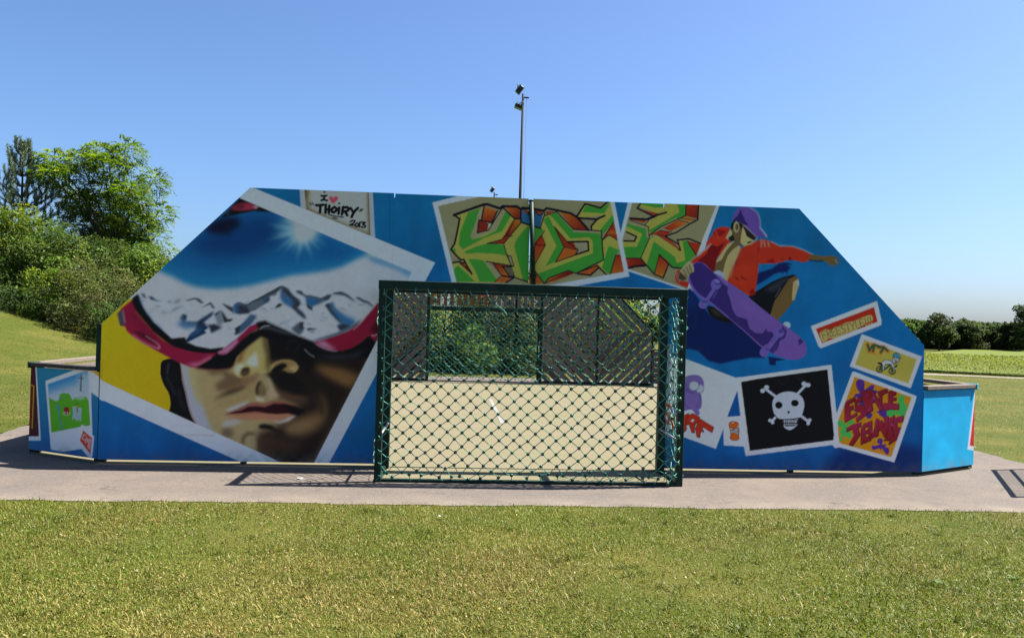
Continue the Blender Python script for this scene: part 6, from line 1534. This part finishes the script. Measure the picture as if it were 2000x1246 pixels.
# --- crop field
def crop_field():
    r = np.random.default_rng(31)
    # solid mass of the standing crop
    v = []; f = []
    t_ = np.linspace(-.05, 1.4, 60); rows = [0, .02, 1.0, 3, 8, 18, 35, 60, 95, 130, 165]
    for j, q in enumerate(rows):
        for t in t_:
            x, y = trk(t); x += .55*2.4; y += .83*2.4
            X, Y = x+.62*q, y+.78*q; z = float(ground_z(X, Y)); v.append((X, Y, z+(.0 if j == 0 else (.12 if j < 4 else .42))+.04*math.sin(X*1.3+Y*2.1)*(j > 0)))
    n = len(t_)
    for j in range(len(rows)-1):
        for k in range(n-1): f.append((j*n+k, j*n+k+1, (j+1)*n+k+1, (j+1)*n+k))
    me = mesh_np('crop_field', np.array(v), np.array(f), 4, MAT['crop_green'], smooth=True)
    tag(link('crop_field', me), kind='structure')
    n = 120000
    t = r.uniform(-.02, 1.15, n); q = r.random(n)**2.2*95; q = np.where(r.random(n) < .30, r.random(n)*2.5, q)
    bx = 9+t*46+1.32; by = 29.8-t*22.5+1.2*np.sin(t*2.0)+1.99
    X, Y = bx+.62*q-.1, by+.78*q-.1; Z = ground_z(X, Y)+np.where(q < 1.0, r.random(n)**.8*.62, .18+r.random(n)**.7*.44)
    sz = .075+q*.0042
    nrm = r.normal(size=(n, 3))*.55+np.array([.25, -.1, .9])
    vv, ff = leaf_quads(np.stack([X, Y, Z], 1), nrm, sz, .45, r)
    c = leaf_colors(n, r, [(.10, .13, .018), (.135, .15, .026), (.07, .105, .013), (.165, .16, .04)], .18)
    red = r.random(n) < .0012; c[red] = (.3, .015, .005)
    o = link('crop_plants', mesh_np('crop_plants', vv, ff, 4, MAT['leaves'], np.repeat(c, 4, 0)))
    tag(o, 'yellow green leafy crop standing in the field on the right', 'crop', kind='stuff')
crop_field()

# --- lawn blades
def blades(X, Y, length, width, r, cols, lay=.9):
    n = len(X); Z = ground_z(X, Y)
    a = r.uniform(0, 2*math.pi, n); tilt = np.abs(r.normal(.8, .42, n))*lay; tilt = np.clip(tilt, 0, 1.35)
    L = length*r.uniform(.5, 1.4, n); dx, dy = np.cos(a), np.sin(a)
    b = np.stack([X, Y, Z-.004], 1); d = np.stack([dx*np.sin(tilt), dy*np.sin(tilt), np.cos(tilt)], 1)
    s = np.stack([-dy, dx, np.zeros(n)], 1)*(width*r.uniform(.6, 1.3, n))[:, None]
    mid = b+d*(L*.5)[:, None]; d2 = d.copy(); d2[:, 2] -= .45; tip = mid+d2*(L*.5)[:, None]
    v = np.stack([b, mid+s*.5, tip, mid-s*.5], 1).reshape(-1, 3)
    return v, np.arange(n*4).reshape(n, 4)
def patch_noise(X, Y, seed):
    r = np.random.default_rng(seed); out = np.zeros_like(X)
    for s, a in ((.35, 1.), (.8, .7), (1.9, .5), (4.5, .35)):
        for _ in range(3):
            th = r.uniform(0, 6.28); ph = r.uniform(0, 6.28); out += a*np.sin((X*math.cos(th)+Y*math.sin(th))*s*2.2+ph+1.3*np.sin((X*math.sin(th)-Y*math.cos(th))*s*1.3+ph))
    return out/3.2
def lawn_patch(name, label, X, Y, length, width, seed, dry=0.0, gain=1.0):
    r = np.random.default_rng(seed); n = len(X)
    pn = patch_noise(X, Y, 4)+dry
    g = leaf_colors(n, r, [(.082, .116, .009), (.104, .134, .014), (.125, .142, .018), (.064, .090, .009)], .14)
    s = leaf_colors(n, r, [(.225, .172, .045), (.185, .142, .036), (.30, .245, .09), (.16, .11, .03)], .16)
    p = 1/(1+np.exp(-(pn*2.4-.55))); pick = r.random(n) < p*.75+.06
    lum = np.exp(.10*patch_noise(X*.7, Y*.7, 23)+.09*patch_noise(X*3.1, Y*3.1, 29))
    c = np.where(pick[:, None], s, g)*.6+(p[:, None]*s.mean(0)+(1-p[:, None])*g.mean(0))*.4
    c = c*(gain*lum)[:, None]
    v, f = blades(X, Y, length, width, r, None)
    o = link(name, mesh_np(name, v, f, 4, MAT['blades'], np.repeat(c, 4, 0)))
    tag(o, label, 'grass', kind='stuff')
def near_lawn():
    r = np.random.default_rng(51); n = 400000
    Y = -1.72-(r.random(n)**.92)*4.7
    half = .625*(Y-CAM[1])*1.06+.5; cx = CAM[0]+.069*(Y-CAM[1])
    X = cx+half*r.uniform(-1, 1, n)
    wob = .016*np.sin(X*2.1+1)+.012*np.sin(X*5.7+2)+.010*np.sin(X*13.1+3)
    k = Y < AY0+wob+.025*r.normal(size=n)+.02; X, Y = X[k], Y[k]
    lawn_patch('lawn_blades', 'short mown summer lawn with dry straw patches in the foreground', X, Y, .032, .0050, 52, dry=-.05, gain=1.12)
near_lawn()
def lawn_leaves():      # clover, plantain and dead leaf scraps among the blades
    r = np.random.default_rng(71); n = 70000
    Y = -1.9-(r.random(n)**.92)*4.5
    half = .625*(Y-CAM[1])*1.06+.5; X = CAM[0]+.069*(Y-CAM[1])+half*r.uniform(-1, 1, n)
    pn = patch_noise(X, Y, 17); k = r.random(n) < np.clip(.35+pn*.5, .05, 1); X, Y = X[k], Y[k]; n = len(X)
    C = np.stack([X, Y, ground_z(X, Y)+.004+r.random(n)*.022], 1)
    v, f = leaf_quads(C, r.normal(size=(n, 3))*.45+np.array([0, 0, 1.]), .017, .6, r)
    g = leaf_colors(n, r, [(.07, .115, .010), (.10, .14, .018), (.05, .085, .008)], .25); s = leaf_colors(n, r, [(.24, .18, .07), (.17, .10, .04), (.36, .31, .18)], .3)
    c = np.where((r.random(n) < .25)[:, None], s, g)
    o = link('lawn_leaves', mesh_np('lawn_leaves', v, f, 4, MAT['leaves'], np.repeat(c, 4, 0)))
    tag(o, 'clover leaves and dead scraps among the foreground grass', 'ground cover', kind='stuff')
lawn_leaves()
def lawn_tufts():       # uncut tufts and stray stems standing a little above the mown grass
    r = np.random.default_rng(81); m = 620
    cy = -1.95-(r.random(m)**.9)*4.3; half = .625*(cy-CAM[1])*1.04+.4; cx = CAM[0]+.069*(cy-CAM[1])+half*r.uniform(-1, 1, m)
    k = r.integers(0, m, 30000); rad = r.uniform(.015, .06, m)
    X = cx[k]+r.normal(size=len(k))*rad[k]; Y = cy[k]+r.normal(size=len(k))*rad[k]
    lawn_patch('lawn_tufts', 'scattered longer tufts standing out of the foreground lawn', X, Y, .055, .0055, 82, dry=-.6, gain=.92)
    n = 2600; Y = -1.9-(r.random(n)**.9)*4.5; half = .625*(Y-CAM[1])*1.04+.4; X = CAM[0]+.069*(Y-CAM[1])+half*r.uniform(-1, 1, n)
    lawn_patch('dry_stems', 'pale dry stems lying across the foreground lawn', X, Y, .085, .0050, 83, dry=3.0, gain=1.15)
lawn_tufts()
def side_lawns():
    r = np.random.default_rng(61); n = 150000
    # left bank
    X = -6.9-r.random(n)**1.1*15; Y = 1.5+r.random(n)*24
    k = (X < -6.95+.05*r.normal(size=n)) & (X > CAM[0]-.62*(Y-CAM[1])-1.5)
    lawn_patch('bank_grass', 'short sunlit grass on the bank at the left', X[k], Y[k], .045, .0085, 62, dry=-.9, gain=.78)
    X = 6.75+r.random(n)*24; Y = -1.0+r.random(n)*29
    k = (X > 6.78+.05*r.normal(size=n)) & (X < CAM[0]+.78*(Y-CAM[1])+1.5) & (X > CAM[0]+.5*(Y-CAM[1])-2)
    lawn_patch('right_lawn_grass', 'short yellowing lawn right of the cage', X[k], Y[k], .045, .0085, 63, dry=1.0, gain=1.0)
    X = r.uniform(-9, 9, 40000); Y = r.uniform(15.6, 22, 40000)
    lawn_patch('back_lawn_grass', 'grass strip behind the far end of the pitch', X, Y, .05, .012, 64, dry=-.6, gain=.8)
side_lawns()

# --- small plants and litter on the foreground lawn
def weed(x, y, n, size, seed, label, pale):
    r = np.random.default_rng(seed); mb = bmesh.new()
    t = thing('weed', label, 'plant', (x, y, float(ground_z(x, y))), 0, 'broad leaved weeds in the lawn')
    vs, fs = [], []
    for i in range(n):
        a = i*2.4+r.normal(0, .2); L = size*r.uniform(.6, 1.1); el = r.uniform(.25, .9); d = np.array([math.cos(a)*math.cos(el), math.sin(a)*math.cos(el), math.sin(el)]); s = np.array([-math.sin(a), math.cos(a), 0])*L*.22
        p0 = np.array([0, 0, .0]); p1 = d*L*.5; p2 = d*L; p2[2] -= L*.25
        k = len(vs); vs += [p0, p1+s, p2, p1-s]; fs.append((k, k+1, k+2, k+3))
    c = np.tile(np.array([(.12, .17, .06)] if pale else [(.06, .11, .02)]), (len(vs), 1))*r.uniform(.8, 1.3, (len(vs), 1))
    link('leaf_rosette', mesh_np('leaf_rosette', np.array(vs), np.array(fs), 4, MAT['leaves'], c), t)
weed(2.44, -3.98, 11, .075, 1, 'pale leafy weed in the lawn at lower right', True)
weed(3.05, -3.86, 8, .06, 2, 'second leafy weed close to the right frame edge', True)
weed(1.05, -5.0, 7, .05, 3, 'small green weed near the bottom of the picture', False)
for i, (x, y, s) in enumerate([(-2.35, -.72, .03), (-.9, -2.35, .012)]):
    bmm = bmesh.new(); r_ = random.Random(i)
    bmesh.ops.create_icosphere(bmm, subdivisions=1, radius=s)
    for v in bmm.verts: v.co.z = v.co.z*.25+s*.2; v.co.x *= r_.uniform(.6, 1.5); v.co.y *= r_.uniform(.6, 1.3)
    me = bpy.data.meshes.new('paper_scrap'); bmm.to_mesh(me); bmm.free(); me.materials.append(MAT['rubbish_paper'])
    o = link('paper_scrap', me, None, (x, y, .008 if y > -1.8 else .03))
    tag(o, ['flat white scrap on the path left of the goal', 'tiny white scrap on the lawn edge below the goal', 'tiny pale scrap on the path right of the goal', 'tiny white speck on the lawn at lower left'][i], 'litter', 'pale scraps on the ground')
